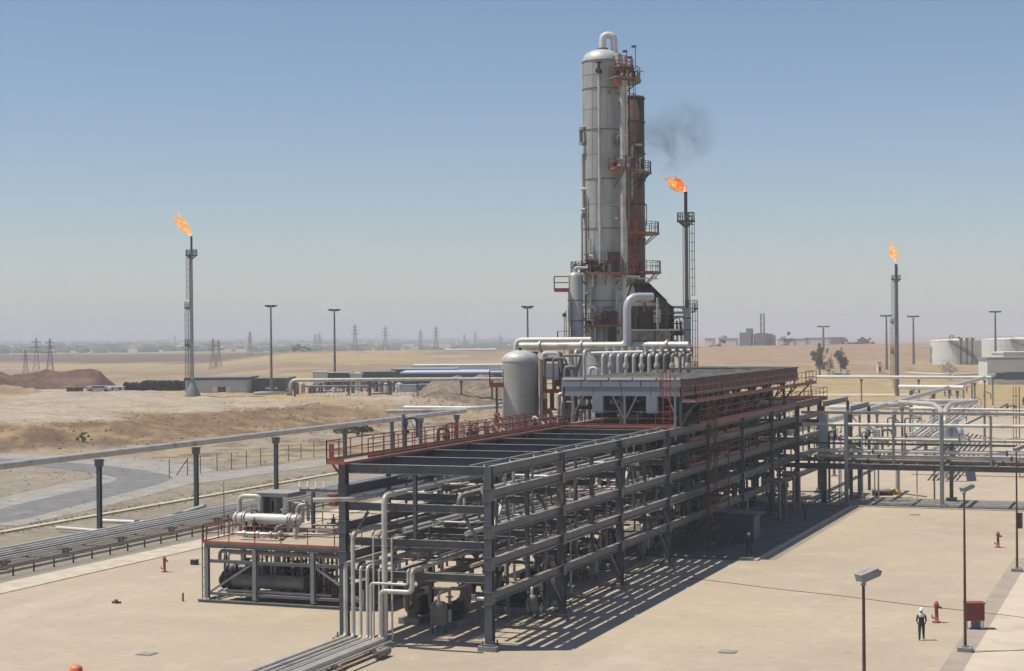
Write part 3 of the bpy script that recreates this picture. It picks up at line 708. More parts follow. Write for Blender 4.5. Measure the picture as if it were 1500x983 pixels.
# ---------------------------------------------------------------- the air cooler on top of the rack
CS0, CS1, CW0, CW1 = 38.6, 81.5, -.15, 9.35
cooler = thing('air_cooler', 'long air cooler on the rack top with blue grey end and maroon flank', 'air cooler', RK(CS0, CW0, 10.0))
NC = 7; cl = (CS1-CS0)/NC
m_roof = mat('dusty fan deck mesh', (.33,.31,.265), .9, 0, .25, 1.2, (.2,.17,.14), .4, bump=.8, bsc=6)
for i in range(NC):
    s0, s1 = CS0+i*cl, CS0+(i+1)*cl-.12
    # side panel
    for q in range(5):
        a0 = s0 + q*(cl-.1)/5; a1 = a0 + (cl-.1)/5 - .06
        mb = MB(); mb.bar(RK(a0, CW0, 12.95), RK(a1, CW0, 12.95), .12, .9); mb.build('side_panel', M['brown'], cooler)
    MB().bar(RK(s0, CW0-.03, 13.52), RK(s1, CW0-.03, 13.52), .22, .16).build('top_rail', M['brown'], cooler)
    MB().bar(RK(s0, CW1, 12.95), RK(s1, CW1, 12.95), .12, 1.2).build('far_side_panel', M['panel'], cooler)
    # roof deck with tube bundle ribs and fan rings
    mb = MB(); mb.slab([(RK(0,CW1).x, P0.y+s0), (RK(0,CW0).x, P0.y+s0), (RK(0,CW0).x, P0.y+s1), (RK(0,CW1).x, P0.y+s1)], 13.3, 13.42); mb.build('roof_deck', m_roof, cooler)
    rb = MB(); rnd = random.Random(i)
    for q in range(16):
        a = s0 + .15 + q*(cl-.4)/16; rb.bar(RK(a, CW0+.2, 13.5+rnd.uniform(-.03,.06)), RK(a, CW1-.2, 13.5+rnd.uniform(-.03,.06)), .12, .14+rnd.random()*.1)
    rb.build('tube_bundle', m_roof, cooler)
    MB().bar(RK(s0+.02, CW0, 13.66), RK(s0+.02, CW1, 13.66), .14, .16).build('header_beam', m_roof, cooler)
    for wd in (2.4, 6.8):                         # fan rings and blades below
        cpt = RK((s0+s1)/2, wd, 12.3); fr = MB(); fr.lathe([(1.9,-.35),(2.0,-.35),(2.0,.35),(1.9,.35)], cpt, 20, 'Z', False); fr.build('fan_ring', M['dark'], cooler)
        fb = MB()
        for b_ in range(4): fb.bar(cpt, cpt+Vector((math.cos(b_*PI/2+.3)*1.8, math.sin(b_*PI/2+.3)*1.8, .02)), .3, .05)
        fb.tube([cpt-Vector((0,0,1.2)), cpt], .25, 8); fb.build('fan', M['dark'], cooler)
    for wd in (CW0+.1, CW1-.1, 4.6):
        beam(cooler, 'leg', RK(s0+.15, wd, 10.0), RK(s0+.15, wd, 12.45), .22, .22, M['steel'])
    beam(cooler, 'side_brace', RK(s0+.3, CW0+.1, 10.1), RK(s1-.2, CW0+.1, 12.3), .13, .13, M['steel'], 'box')
    MB().bar(RK(s0, CW0, 12.38), RK(s1, CW0, 12.38), .2, .24).build('sill_beam', M['steel'], cooler)
# end wall that faces the camera
f_ = CS0-.05; wS = CW1-CW0
def fp(wd, z): return RK(f_, wd, z)
def facepanel(name, w0, w1, z0, z1, m, th=.1, off=0.0):
    o = MB().bar(RK(f_-off, w0, (z0+z1)/2), RK(f_-off, w1, (z0+z1)/2), th, z1-z0).build(name, m, cooler); return o
for k in range(6):
    a = CW0 + k*wS/6; facepanel('end_panel', a+.03, a+wS/6-.03, 12.97, 13.50, M['panel'])
for k in range(5):
    a = CW0 + k*wS/5; facepanel('white_lip', a+.08, a+wS/5-.08, 13.52, 13.66, M['bwhite'], .16)
for k in range(4):
    a = CW0+.1 + k*(wS-.3)/4; facepanel('lower_panel', a+.02, a+(wS-.3)/4-.02, 12.28, 12.95, M['panel'], .1, -.06)
for wd in (CW0+.62*wS/6*1.0+.9, CW0+wS-2.3+.5-.05):
    pass
for a, b in ((1.75, 2.6), (6.05, 6.9)):
    facepanel('duct_leg', a, b, 11.0, 12.28, M['panel'], .5, -.2)
for wc_ in (4.3,):
    beam(cooler, 'leg', fp(wc_, 10.05), fp(wc_, 12.27), .16, .16, M['steel2'])
for x0_, x1_ in ((3.35,4.2),(5.25,4.4),(.9,.2),(7.6,8.6)):
    beam(cooler, 'end_brace', fp(x0_, 12.25), fp(x1_, 10.6), .1, .1, M['steel2'], 'box')
MB().slab([(RK(0,CW1-.2).x, P0.y+CS0+.6), (RK(0,.2).x, P0.y+CS0+.6), (RK(0,.2).x, P0.y+CS1), (RK(0,CW1-.2).x, P0.y+CS1)], 10.09, 10.14).build('added_shade_deck', M['dark'], cooler)  # added dark plate that shades the rack below and blackens the cooler openings
for i in range(NC):
    for wd in (2.4, 6.8):
        c0 = RK(CS0+(i+.5)*cl, wd, 10.9); MB().box(tuple(c0), (1.3, 1.6, .9)).tube([c0, c0+Vector((0,0,1.2))], .3, 8).build('fan_motor', M['dark'], cooler)
# dark depth behind the openings: cooler drives and beams
for s_ in (40.5, 43.5):
    beam(cooler, 'drive_beam', RK(s_, .2, 11.3), RK(s_, 9.0, 11.3), .25, .3, M['dark'], 'H')
# outside walkway on the flank
sw = thing('walkway', 'red railed catwalk hung along the maroon flank of the air cooler', 'walkway', RK(CS0, -1.3, 11.7))
MB().slab([(RK(0,-.25).x, P0.y+CS0-.3), (RK(0,-1.35).x, P0.y+CS0-.3), (RK(0,-1.35).x, P0.y+CS1+3.6), (RK(0,-.25).x, P0.y+CS1+3.6)], 11.85, 11.93).build('walkway_deck', M['deck'], sw)
MB().bar(RK(CS0-.3,-1.37,11.9), RK(CS1+3.6,-1.37,11.9), .05, .16).build('edge_channel', M['red'], sw)
railing(sw, [RK(CS0-.3,-.3,11.95), RK(CS0-.3,-1.33,11.95), RK(CS1+3.6,-1.33,11.95), RK(CS1+3.6,-.3,11.95)], h=1.15, step=1.8)
for k in range(8):
    s_ = CS0+.3+k*6.1
    beam(sw, 'strut', RK(s_, -1.3, 11.8), RK(s_, .05, 10.5), .12, .12, M['red'] if k % 2 else M['steel'], 'box')
    beam(sw, 'bracket', RK(s_, -1.3, 11.78), RK(s_, .0, 11.78), .1, .14, M['steel'], 'box')
# lower walkway around the flank and far end, z 10
lw = thing('walkway', 'lower red catwalk under the air cooler flank, reaching past its far end', 'walkway', RK(CS0, -.9, 10.0))
MB().slab([(RK(0,.15).x, P0.y+41), (RK(0,-.95).x, P0.y+41), (RK(0,-.95).x, P0.y+93), (RK(0,.15).x, P0.y+93)], 10.02, 10.08).build('walkway_deck', M['deck'], lw)
MB().bar(RK(41,-.97,10.02), RK(93,-.97,10.02), .06, .22).bar(RK(93,-.97,10.02), RK(93,5,10.02), .06, .22).build('edge_channel', M['red'], lw)
railing(lw, [RK(41,-.93,10.1), RK(93,-.93,10.1), RK(93,4,10.1)], h=1.1, step=2)
for k, (s0_, s1_, wd, z) in enumerate(((41,58,.45,8.75),(41,70,.45,6.75),(60,84,1.2,8.0),(44,80,4.2,10.2))):
    t_ = thing('inner_walkway', 'dark red railed walkway inside the far half of the rack, %s' % ('upper near end','lower near end','towards the far end','just under the air cooler')[k], 'walkway', RK(s0_, wd, z))
    MB().bar(RK(s0_, wd, z), RK(s1_, wd, z), .8, .06).build('walkway_deck', M['rust'], t_)
    railing(t_, [RK(s0_, wd-.4, z+.03), RK(s1_, wd-.4, z+.03)], h=1.1, step=2); MB().bar(RK(s0_, wd-.42, z), RK(s1_, wd-.42, z), .04, .16).build('edge_channel', M['red'], t_)
# red caged ladders
lt = thing('caged_ladder', 'bright red caged ladder at the near right corner of the air cooler', 'ladder', RK(37.6,-.1,10.0))
caged_ladder(lt, RK(37.7,.75,10.08), 14.2, (0,-1,0), M['hydrant'], .55)
beam(lt, 'stanchion', RK(37.7,.1,9.0), RK(37.7,.1,13.9), .14, .14, M['steel2'], 'box')
lt2 = thing('caged_ladder', 'tall red caged ladder rising from the ground up the rack flank', 'ladder', RK(43.2,-1.4,0.0))
caged_ladder(lt2, RK(43.2,-1.0,.1), 11.6, (1,0,0), M['brown'], .6)
for z in (4.1, 7.6): MB().box((RK(0,-1.2).x, P0.y+44.3, z), (1.5, 2.6, .12)).build('landing', M['brown'], lt2)
for z in (4.15, 7.65): railing(lt2, [RK(43,-2.0,z), RK(45.6,-2.0,z), RK(45.6,-.4,z)], M['brown'], h=1.1)
for q in (-2.0,-.35): beam(lt2, 'post', RK(45.6,q,.1), RK(45.6,q,8.6), .12, .12, M['brown'], 'box')
caged_ladder(lt2, RK(45.2,-1.0,4.1), 11.4, (1,0,0), M['red'], .6, cage=False)
# shelter box, slim upright pipes in the shade
sh_ = thing('equipment_shelter', 'dark box shelter with a slanted roof in the shade beside the rack', 'shelter', RK(43.5,-2.4,.13))
c_ = gp(1080, 797)
MB().box((c_.x, c_.y+1.1, 1.25), (2.7, 2.2, 2.2)).build('body', M['bdark'], sh_)
MB().bar((c_.x-1.75, c_.y+1.1, 2.55), (c_.x+1.75, c_.y+1.1, 2.40), 2.9, .1).build('roof', M['bdark'], sh_)
MB().box((c_.x+.4, c_.y-.02, 1.1), (.8,.05,1.7)).build('door', M['steel'], sh_)
for k, (px, py) in enumerate(((1142,766),(1151,763),(1163,755),(1171,751))):
    q = gp(px, py); q.z = .13
    pipe_obj([q, q+Vector((0,0,3.6)), q+Vector((-1.6,0,3.6))], .14, M['pipedark'], 'slim upright pipe in the shade beside the rack, %s of four' % ['first and nearest','second','third','fourth and farthest'][k], 'four upright pipes beside the rack', 8)
# ---------------------------------------------------------------- the heat exchanger skid in front on the left
SK0, SK1 = 9.45, 18.6; DZ = 3.86
skw = [px_w(304, SK0), px_w(374, SK0), px_w(459, SK0), px_w(532, SK0)]
skid = thing('exchanger_skid', 'two level steel skid left of the rack front with red rails and exchangers', 'skid', RK(SK0, skw[0], 0))
for k, wd in enumerate(skw):
    for s_ in (SK0, (SK0+SK1)/2, SK1):
        if s_ != (SK0+SK1)/2 or k in (0, 3): beam(skid, 'column', RK(s_, wd, .32), RK(s_, wd, DZ-.32), .26, .28, M['steel2'])
for s_ in (SK0, SK1):
    beam(skid, 'base_beam', RK(s_, skw[0]+.7, .12), RK(s_, skw[3], .12), .3, .2, M['steel2'])
    for a, b in zip(skw, skw[1:]):
        beam(skid, 'mid_beam', RK(s_, a-.15, 2.7), RK(s_, b+.15, 2.7), .16, .2, M['steel2'])
        beam(skid, 'low_beam', RK(s_, a-.15, .62), RK(s_, b+.15, .62), .14, .16, M['steel2'])
    beam(skid, 'deck_beam', RK(s_, skw[0]+.2, DZ-.16), RK(s_, skw[3]-.2, DZ-.16), .2, .3, M['steel2'])
for wd in skw:
    beam(skid, 'side_beam', RK(SK0+.15, wd, DZ-.18), RK(SK1-.15, wd, DZ-.18), .18, .28, M['steel2'])
    beam(skid, 'side_base', RK(SK0+.2, wd, .2), RK(SK1-.2, wd, .2), .18, .2, M['steel2'])
beam(skid, 'brace', RK(SK0, skw[0]-.2, .7), RK(SK0, skw[1]+.3, 2.55), .12, .12, M['steel2'], 'box')
beam(skid, 'brace', RK(SK0, skw[2]-.2, 2.55), RK(SK0, skw[3]+.3, .7), .12, .12, M['steel2'], 'box')
beam(skid, 'brace', RK(SK1, skw[1], .7), RK(SK1, skw[2], 2.55), .12, .12, M['steel2'], 'box')
dx0, dx1 = RK(0, skw[0]+.25).x, RK(0, skw[3]-.3).x
MB().slab([(dx0, P0.y+SK0-.15), (dx1, P0.y+SK0-.15), (dx1, P0.y+SK1+.15), (dx0, P0.y+SK1+.15)], DZ, DZ+.07).build('deck', M['sanddeck'], skid)
MB().bar(RK(SK0-.17, skw[0]+.27, DZ+.06), RK(SK0-.17, skw[3]-.3, DZ+.06), .04, .16).bar(RK(SK0-.17, skw[0]+.28, DZ+.06), RK(SK1+.17, skw[0]+.28, DZ+.06), .04, .16).build('toe_board', M['orange'], skid)
railing(skid, [RK(SK1, skw[3], DZ+.07), RK(SK1, skw[0]+.2, DZ+.07), RK(SK0-.12, skw[0]+.2, DZ+.07), RK(SK0-.12, skw[3], DZ+.07)], h=1.1, step=1.75, toe=False)
caged_ladder(skid, RK(SK0+.4, skw[0]+.45, .1), DZ+1.1, (-1,0,0), M['pipedark'], .5, cage=False)
def exchanger(name, label, pa, pb, r, m, head, s_front, legs):
    pa, pb = Vector(pa), Vector(pb); d = (pb-pa).normalized(); t = thing(name, label, 'heat exchanger', ((pa.x+pb.x)/2, (pa.y+pb.y)/2, legs))
    MB().tube([pa, pb], r, 18).build('shell', m, t)
    for q, sg in ((pa, -1), (pb, 1)):
        mb = MB()
        for k in (0, .16): mb.tube([q+d*sg*k, q+d*sg*(k+.1)], r*1.28, 18)
        mb.tube([q+d*sg*.26, q+d*sg*.8, q+d*sg*.95], [r*1.05, r*1.05, r*.6], 18)
        mb.tube([q+d*sg*.62, q+d*sg*.7], r*1.25, 18)
        mb.build('channel_head', head, t)
    for q in (.22, .78):
        p = pa.lerp(pb, q); h = p.z-r*.7-legs
        MB().box((p.x, p.y, legs+h/2), (.22, r*1.5, h)).build('saddle', M['steel'], t)
    for q in (.12, .88):
        p = pa.lerp(pb, q); MB().tube([p, p+Vector((0,0,r+.35))], r*.32, 10).tube([p+Vector((0,0,r+.27)), p+Vector((0,0,r+.35))], r*.55, 10).build('nozzle', head, t)
    return t
sx = lambda px, s, z: RK(s, px_w(px, s), z)
sU = 13.2
exchanger('heat_exchanger', 'white horizontal heat exchanger on the skid deck under the small canopy', RK(sU, px_w(360, sU)-.1, 5.05), RK(sU, px_w(424, sU), 5.05), .36, M['white'], M['pipe'], 0, DZ+.07)
exchanger('heat_exchanger', 'weathered horizontal heat exchanger slung low inside the skid, its heads nearly black', RK(SK0+1.2, px_w(342, 10.6), 1.35), RK(SK0+1.2, px_w(450, 10.6), 1.35), .46, M['pipedark'], M['dark'], 0, .3)
exchanger('heat_exchanger', 'dark heat exchanger deeper inside the skid, behind the low weathered one', RK(SK0+4.2, px_w(350, 13.6), 1.5), RK(SK0+4.2, px_w(455, 13.6), 1.5), .5, M['dark'], M['dark'], 0, .3)
random.seed(3)
for k in range(24):
    px = 372+k*6.4; s_ = SK0+2.2+random.uniform(-.6, 2.5); wd = px_w(px, s_); r = random.choice((.06,.09,.12))
    t_ = pipe_obj([RK(s_, wd, .5), RK(s_, wd, 3.1), RK(s_+2.5, wd, 3.1)], r, M[random.choice(('pipe','pipe','pipedark','white'))], 'upright pipe in the row inside the skid under its deck', 'upright pipes under the skid deck', 8)
    if k % 3 == 0: valve(t_, RK(s_, wd, 2.0), r)
for k, (z, s_, r) in enumerate(((3.25, SK0+.9, .12), (2.2, SK0+3, .1), (.75, SK0+.7, .1), (2.95, SK0+2, .07))):
    pipe_obj([RK(s_, skw[0]-.4, z-.6), RK(s_, skw[0]-.4, z), RK(s_, skw[3]-.2, z)], r, M[('steel2','pipedark','pipe','pipe')[k]], 'long crosswise pipe inside the skid, ' + ('hung under the deck edge', 'half way up, in shade', 'lowest, near the base beam', 'second under the deck')[k], None, 8)
random.seed(15)
for k in range(26):
    px = random.uniform(322, 500); s_ = random.uniform(SK0+.6, SK1-.8); b = sx(px, s_, .3); r = random.uniform(.15,.42); h = random.uniform(.5,1.9)
    t_ = thing('skid_machine', 'small grimy valve pot or pump low inside the skid', 'machinery', b, 'small machinery inside the skid')
    MB().lathe([(r*.8,0),(r,.1),(r,h*.7),(r*.6,h*.85),(.01,h*.9)], b, 10).build('body', M[random.choice(('dark','rust','pipedark','dark'))], t_)
    valve(t_, b+Vector((0,0,h)), .1, M[random.choice(('dark','rust','red'))]); MB().tube([b+Vector((0,0,h*.5)), b+Vector((r+.5,0,h*.5)), b+Vector((r+.5,0,0))], .07, 6).build('pipe_branch', M['pipedark'], t_)
for k in range(14):
    px = random.uniform(330, 490); s_ = random.uniform(SK0+1.5, SK1-.6); b = sx(px, s_, DZ+.08); r = random.uniform(.08,.2); h = random.uniform(.4,1.2)
    t_ = thing('deck_fitting', 'small rusty fitting standing on the skid deck', 'fitting', b, 'small fittings on the skid deck')
    MB().lathe([(r,0),(r,h*.8),(.01,h)], b, 8).build('body', M[random.choice(('rust','pipedark','brown','pipe'))], t_); valve(t_, b+Vector((0,0,h*.8)), .07)
# pipes and kit on the deck
pipe_obj([sx(352, 15, DZ+.1), sx(352, 15, 6.3), sx(352, 15, 6.35)+Vector((1.6,0,0)), sx(352, 15, 6.35)+Vector((1.6,0,-1))], .17, M['pipe'], 'thick pale pipe arching over the skid deck left of the canopy', None, 10, .4)
pipe_obj([sx(350, 11, DZ+.45), sx(408, 11, DZ+.45), sx(412, 12.5, DZ+.45)], .16, M['pipe'], 'pale pipe lying on the front of the skid deck below the white exchanger', None, 10, .3, flanges=3)
pipe_obj([sx(405, 12, DZ+.1), sx(405, 12, DZ+.8), sx(425, 14, DZ+.8), sx(425, 14, 6.2)], .13, M['pipedark'], 'dark bent pipe climbing behind the white exchanger to the canopy', None, 10, .3)
for k, (px, s_) in enumerate(((423, 15.5), (431, 16.5), (437, 15))):
    q = sx(px, s_, DZ+.1); pipe_obj([q, q+Vector((0,0,1.9)), q+Vector((.9,.4,1.9)), q+Vector((.9,.4,.6))], .11, M['pipe'], 'looped grey pipe right of the canopy post, ' + ('nearest the exchanger','farthest back','outermost')[k], 'looped pipes beside the canopy', 8)
for k, px in enumerate((362, 372, 384, 398, 410)):
    q = sx(px, 12.2+k*.5, DZ+.08); t_ = thing('valve_stand', 'small dark valve on the skid deck below the white exchanger, %s of five' % ('first from left','second','third','fourth','last')[k], 'valve', q, 'valves on the skid deck')
    MB().tube([q, q+Vector((0,0,.6))], .1, 8).build('stem', M['pipedark'], t_); valve(t_, q+Vector((0,0,.55)), .1)
t_ = thing('canopy', 'small grey canopy on a boxy column above the skid deck', 'canopy', sx(405, 16.5, DZ+.07))
c_ = sx(410, 16.5, 0)
MB().box((c_.x, c_.y, 6.42), (2.75, 2.6, .26)).build('roof_slab', M['steel2'], t_)
MB().box((c_.x-.75, c_.y-.5, 5.08), (.14, .9, 2.4)).box((c_.x+.2, c_.y-.5, 5.08), (.14,.9,2.4)).build('column', M['steel2'], t_)
MB().box((c_.x-.28, c_.y+.1, 5.1), (.85,.3,2.3)).build('panel_box', M['grey'], t_)
MB().box((c_.x-.28, c_.y-.08, 5.5), (.5,.06,.8)).build('dark_window', M['glass'], t_)
t_ = thing('pipe_gantry', 'slender post and beam gantry on the skid deck beside the rack column', 'gantry', sx(460, 15, DZ+.07))
beam(t_, 'post', sx(460, 15, DZ+.07), sx(460, 15, 6.75), .2, .2, M['steel'])
beam(t_, 'beam', sx(440, 15, 6.85), sx(496, 15, 6.85), .16, .18, M['steel2'])
MB().box(tuple(sx(490, 14.5, 6.3)), (.5,.5,.75)).build('red_box', M['hydrant'], t_)
for k in range(4): MB().tube([sx(440+k*12, 15, 6.98), sx(440+k*12, 19, 6.98)], .07, 8).build('cross_pipe', M['pipe'], t_)
tag(MB().tube([sx(329, 15.5, .1), sx(329, 15.5, 7.2)], [.05,.02], 6).build('lightning_rod', M['rust']), 'thin rusty rod standing just behind the left end of the skid rail', 'rod')
for k in range(8):
    a = sx(445+k*7, 14+k*.4, DZ+.2+(k % 3)*.25)
    pipe_obj([a, a+Vector((1.5,.3,0)), a+Vector((1.5,4,0))], .08, M[('pipe','white','pipedark')[k % 3]], 'short bent pipe at the rack end of the skid deck', 'short pipes at the right end of the skid deck', 7)

# ---------------------------------------------------------------- overhead pipeline on the left with its posts
PZ = 6.75; A_ = gp(-60, 690, PZ); B_ = gp(679, 602, PZ)
ux = (B_-A_).normalized()
pipe_obj([A_-ux*30, B_], .30, M['pipe'], 'thick grey overhead pipeline crossing the whole left side on tall posts', None, 16, name='overhead_pipeline')
def post_support(p, h, label, grp, m='steel', r=.2, head=True):
    z0 = terrain(p.x, p.y); t = thing('pipe_post', label, 'post', (p.x, p.y, z0), grp)
    beam(t, 'shaft', (p.x, p.y, z0+.1), (p.x, p.y, h-.75), .36*r/.2, .36*r/.2, M[m])
    MB().box((p.x, p.y, h-.5), (.62*r/.2, .5*r/.2, .5)).bar((p.x-.45*r/.2, p.y, h-.2), (p.x+.45*r/.2, p.y, h-.2), .3*r/.2, .16).build('saddle_head', M[m], t)
    MB().box((p.x, p.y, z0+.06), (.8*r/.2, .8*r/.2, .18)).build('foot', M['plinth'], t)
    return t
for k, px in enumerate((145, 287, 404, 505, 593, 669)):
    D0 = [149.6, 163.6, 177.6, 191.6, 205.6, 221][k]
    # the point of the pipeline seen in column px
    lo, hi = 0.0, 1.0
    for _ in range(40):
        m_ = (lo+hi)/2; q = A_.lerp(B_, m_); c = RC.transposed() @ (q-Vector((0,0,CAM_H))); x = 750+FPX*c.x/-c.z
        if x < px: lo = m_
        else: hi = m_
    post_support(A_.lerp(B_, lo), PZ-.3, ('blue grey post under the overhead pipeline, ' + ('nearest, beside the low pipe track', 'second from the left', 'third, above the skid', 'fourth, just left of the rack', 'fifth, behind the rack catwalk', 'last, at the pipeline end')[k]), 'posts under the overhead pipeline')
zc = 6.6
pipe_obj([gp(565,603,zc), gp(684,601,zc)], .3, M['pipe'], 'pale pipe crossing the end of the overhead pipeline, nearer of two', None, 12)
pipe_obj([gp(592,597,zc), gp(700,598,zc), gp(738,595,zc)], .28, M['white'], 'white pipe running behind the crossing pipe towards the drum vessel', None, 12, 2)
for k, px in enumerate((574, 616)):
    q = gp(px, 607, zc); post_support(q, 6.25, 'short grey post under the crossing pale pipe, ' + ('left','right')[k], 'posts under the crossing pipe')
wire('guy_brace', [gp(600,615,6), gp(616,640,3.2)], .06, M['steel'], 'slanting brace rod between the two crossing pipe posts', 'brace')

# ---------------------------------------------------------------- low pipe track
tw0, tw1 = 44.6, 49.6
for k in range(14):
    s_ = 2.2 + k*7.45; 
    t_ = thing('track_sleeper', 'low steel T support under the ground pipe track', 'pipe support', RK(s_, tw0), 'T supports under the ground pipe track')
    MB().bar(RK(s_, tw0, .78), RK(s_, tw1, .78), .24, .2).build('cross_bar', M['pipedark'], t_)
    for q in (.5, 4.3): MB().box((RK(0,tw0+q).x, P0.y+s_, .35), (.4,.3,.7)).build('stub', M['pipedark'], t_)
for k, (wd, r) in enumerate(((44.9,.06),(45.35,.1),(45.9,.13),(46.45,.08),(46.95,.12),(47.55,.15),(48.15,.09),(48.7,.12),(49.3,.07))):
    pipe_obj([RK(-30, wd, .89+r), RK(112, wd, .89+r)], r, M[('pipe','pipe','pipedark','pipe')[k % 4]], 'long pipe of the low track beside the left kerbs, ' + ('nearest the kerb', 'second', 'third', 'fourth', 'fifth', 'sixth and thickest', 'seventh', 'eighth', 'farthest from the kerb')[k], 'pipes of the low ground track', 8)
t_ = thing('cable_tray', 'low cable tray on stub posts beside the ground pipe track', 'cable tray', RK(0, 43.2))
mb = MB()
for q in (42.9, 43.4): mb.bar(RK(-30, q, .72), RK(112, q, .72), .05, .1)
mb.build('tray', M['pipedark'], t_)
for k in range(60): beam(t_, 'stub_post', RK(-30+k*2.4, 43.15, 0), RK(-30+k*2.4, 43.15, .68), .09, .09, M['rust'], 'box')
pipe_obj([gp(83,773,.35), gp(150,778,.35), gp(175,772,.35)], .16, M['white'], 'white pipe end lying on the gravel left of the nearest post', None, 10, .6)
pipe_obj([gp(146,763,.6), gp(222,766,.6), gp(300,741,.6)], .2, M['white'], 'white pipe bending out of the track right of the nearest post', None, 10, .6)
# fire hydrants, stubs, cabinet
def hydrant():
    t = thing('fire_hydrant', 'x', 'hydrant'); mb = MB(); mb.lathe([(.17,0),(.17,.06),(.1,.08),(.1,.85),(.15,.87),(.15,.95),(.11,1.0),(.09,1.1),(.01,1.14)], (0,0,0), 14)
    mb.build('barrel', M['hydrant'], t)
    n_ = MB(); n_.tube([(-.05,0,.8),(.26,0,.8)], .05, 8).tube([(.22,0,.8),(.27,0,.8)], .08, 8); n_.build('outlet', M['hydrant'], t)
    f_ = MB(); f_.tube([(-.24,0,.25),(.1,0,.25)], .04, 6).tube([(-.24,0,.25),(-.24,0,.42)], .03, 6).lathe([(.24,0),(.24,.05),(.01,.05)], (0,0,0), 14, 'Z', False); f_.build('valve_arm', M['hydrant'], t)
    return t
h0 = hydrant()
for k, (px, py, lb) in enumerate(((241,838,'red fire hydrant alone on the concrete left of the skid'), (1372,912,'red fire hydrant beside the standing worker on the right'), (1462,802,'red fire hydrant near the right edge, farther back'))):
    o = h0 if k == 0 else copy_tree(h0); o.location = gp(px, py, .02); o['label'] = lb; o['group'] = 'fire hydrants on the concrete'
    o.rotation_euler = (0,0,YAW)
    if k: o.scale = (1.1,1.1,1.1)
q = gp(285, 827, .02); t_ = thing('ground_box', 'small dark box on the concrete between hydrant and skid', 'box', q)
MB().box((q.x, q.y, .2), (.42,.5,.36)).build('body', M['dark'], t_); MB().box((q.x, q.y, .4), (.48,.56,.05)).build('lid', M['pipedark'], t_)
q = gp(268, 881, .02); tag(MB().lathe([(.07,0),(.07,.5),(.05,.56),(.01,.57)], q, 10).build('bollard', M['pipedark']), 'short dark stub post in front of the left end of the skid', 'bollard')
q = gp(170, 884, .02); t_ = thing('drain_cover', 'low rusty pipe stub on the concrete at lower left', 'pipe stub', q)
MB().tube([q+Vector((-.3,0,.08)), q+Vector((.3,.1,.08))], .07, 8).build('stub', M['rust'], t_); MB().lathe([(.12,0),(.12,.25),(.01,.27)], q, 10).build('cap', M['rust'], t_)
for px, py, lb in ((215, 958, 'grey square pit cover set in the concrete at lower left'), (1066, 955, 'grey square pit cover set in the concrete at lower right of the rack corner'), (1340, 754, 'thin grey drain cover in the concrete in front of the cross rack')):
    q = gp(px, py, .03); t_ = thing('pit_cover', lb, 'cover', q); MB().box((q.x, q.y, .03), (.9,.9,.05)).build('frame', M['plinth'], t_); MB().box((q.x, q.y, .06), (.75,.75,.03)).build('lid', M['pipedark'], t_)
q = gp(107, 983); D_ = 84.0; q = az(107, D_, .02)
t_ = thing('barrel', 'faded orange domed barrel cut off by the lower left picture edge', 'barrel', q)
MB().lathe([(.34,0),(.34,.62),(.33,.72),(.27,.84),(.15,.91),(.01,.93)], q, 20).build('shell', M['barrel'], t_)
MB().lathe([(.35,.3),(.355,.31),(.355,.42),(.35,.43)], q, 20).build('band', M['white'], t_)
MB().box((q.x+.31, q.y-.12, .66), (.08,.14,.3)).build('handle', M['hydrant'], t_)
c_ = gp(1427, 921, .02)
t_ = thing('hose_cabinet', 'dark red open fronted fire cabinet on legs by the tall lamp post', 'cabinet', c_, None)
cx, cy = c_.x, c_.y
def cb(name, dx_, dy_, z, sx_, sy_, sz_, m): 
    ca, sa = math.cos(YAW), math.sin(YAW); return MB().box((cx+dx_*ca-dy_*sa, cy+dx_*sa+dy_*ca, z), (sx_, sy_, sz_), YAW).build(name, m, t_)
cb('back_panel', 0,.28,1.02,.98,.05,.95, M['hydrant']); cb('side_panel', .5,0,1.02,.05,.62,.97, M['hydrant']); cb('side_panel', -.5,0,1.02,.05,.62,.97, M['hydrant'])
cb('roof', 0,-.05,1.53,1.12,.78,.05, M['hydrant']); cb('floor', 0,0,.54,.98,.6,.05, M['hydrant']); cb('door', 0,-.3,1.02,.93,.04,.9, mat('dark red door', (.16,.02,.017), .5, 0, .15, 3))
for a in (-.46,.46):
    for b in (-.26,.26): cb('leg', a, b, .27, .06, .06, .5, M['pipe'])
cb('blue_drum', .1,.1,.26,.42,.4,.48, M['bluebin'])

# ---------------------------------------------------------------- lamp posts
def lamp_post(px, py, h, label, D=None, arm=1, rz=0.0, head=.55):
    q = gp(px, py, .02) if D is None else az(px, D, .02); t = thing('lamp_post', label, 'lamp post', q, 'lamp posts on the concrete')
    MB().tube([q+Vector((0,0,.25)), q+Vector((0,0,h-.3))], [.085,.05], 10).build('pole', M['rust'] , t)
    MB().box((q.x, q.y, .12), (.75,.75,.26)).build('foot_block', M['plinth'], t); MB().lathe([(.18,.25),(.18,.3),(.1,.32)], (q.x,q.y,0), 10, 'Z', False).build('base_plate', M['dark'], t)
    R_ = RT.to_3d(); F_ = FW.to_3d(); tp = q+Vector((0,0,h-.3))
    hd = MB(); hd.bar(tp-Vector((0,0,.1)), tp+Vector((0,0,.05)), .16)
    d = (R_*arm*.8 + F_*.3).normalized(); c = tp+d*.16+Vector((0,0,.2))
    a, b = c - d*head*.62 - Vector((0,0,.05)), c + d*head*.62 + Vector((0,0,.16))
    hd.bar(a, b, head*.8, head*.5); hd.bar(b, b+d*.16+Vector((0,0,-.05)), head*.38, head*.26)
    hd.bar(tp, c, .08); hd.build('lamp_head', M['steel2'], t)
    MB().bar(a-Vector((0,0,head*.27)), b-d*.1-Vector((0,0,head*.27)), head*.55, .03).build('lamp_glass', M['lamp'], t)
    return t
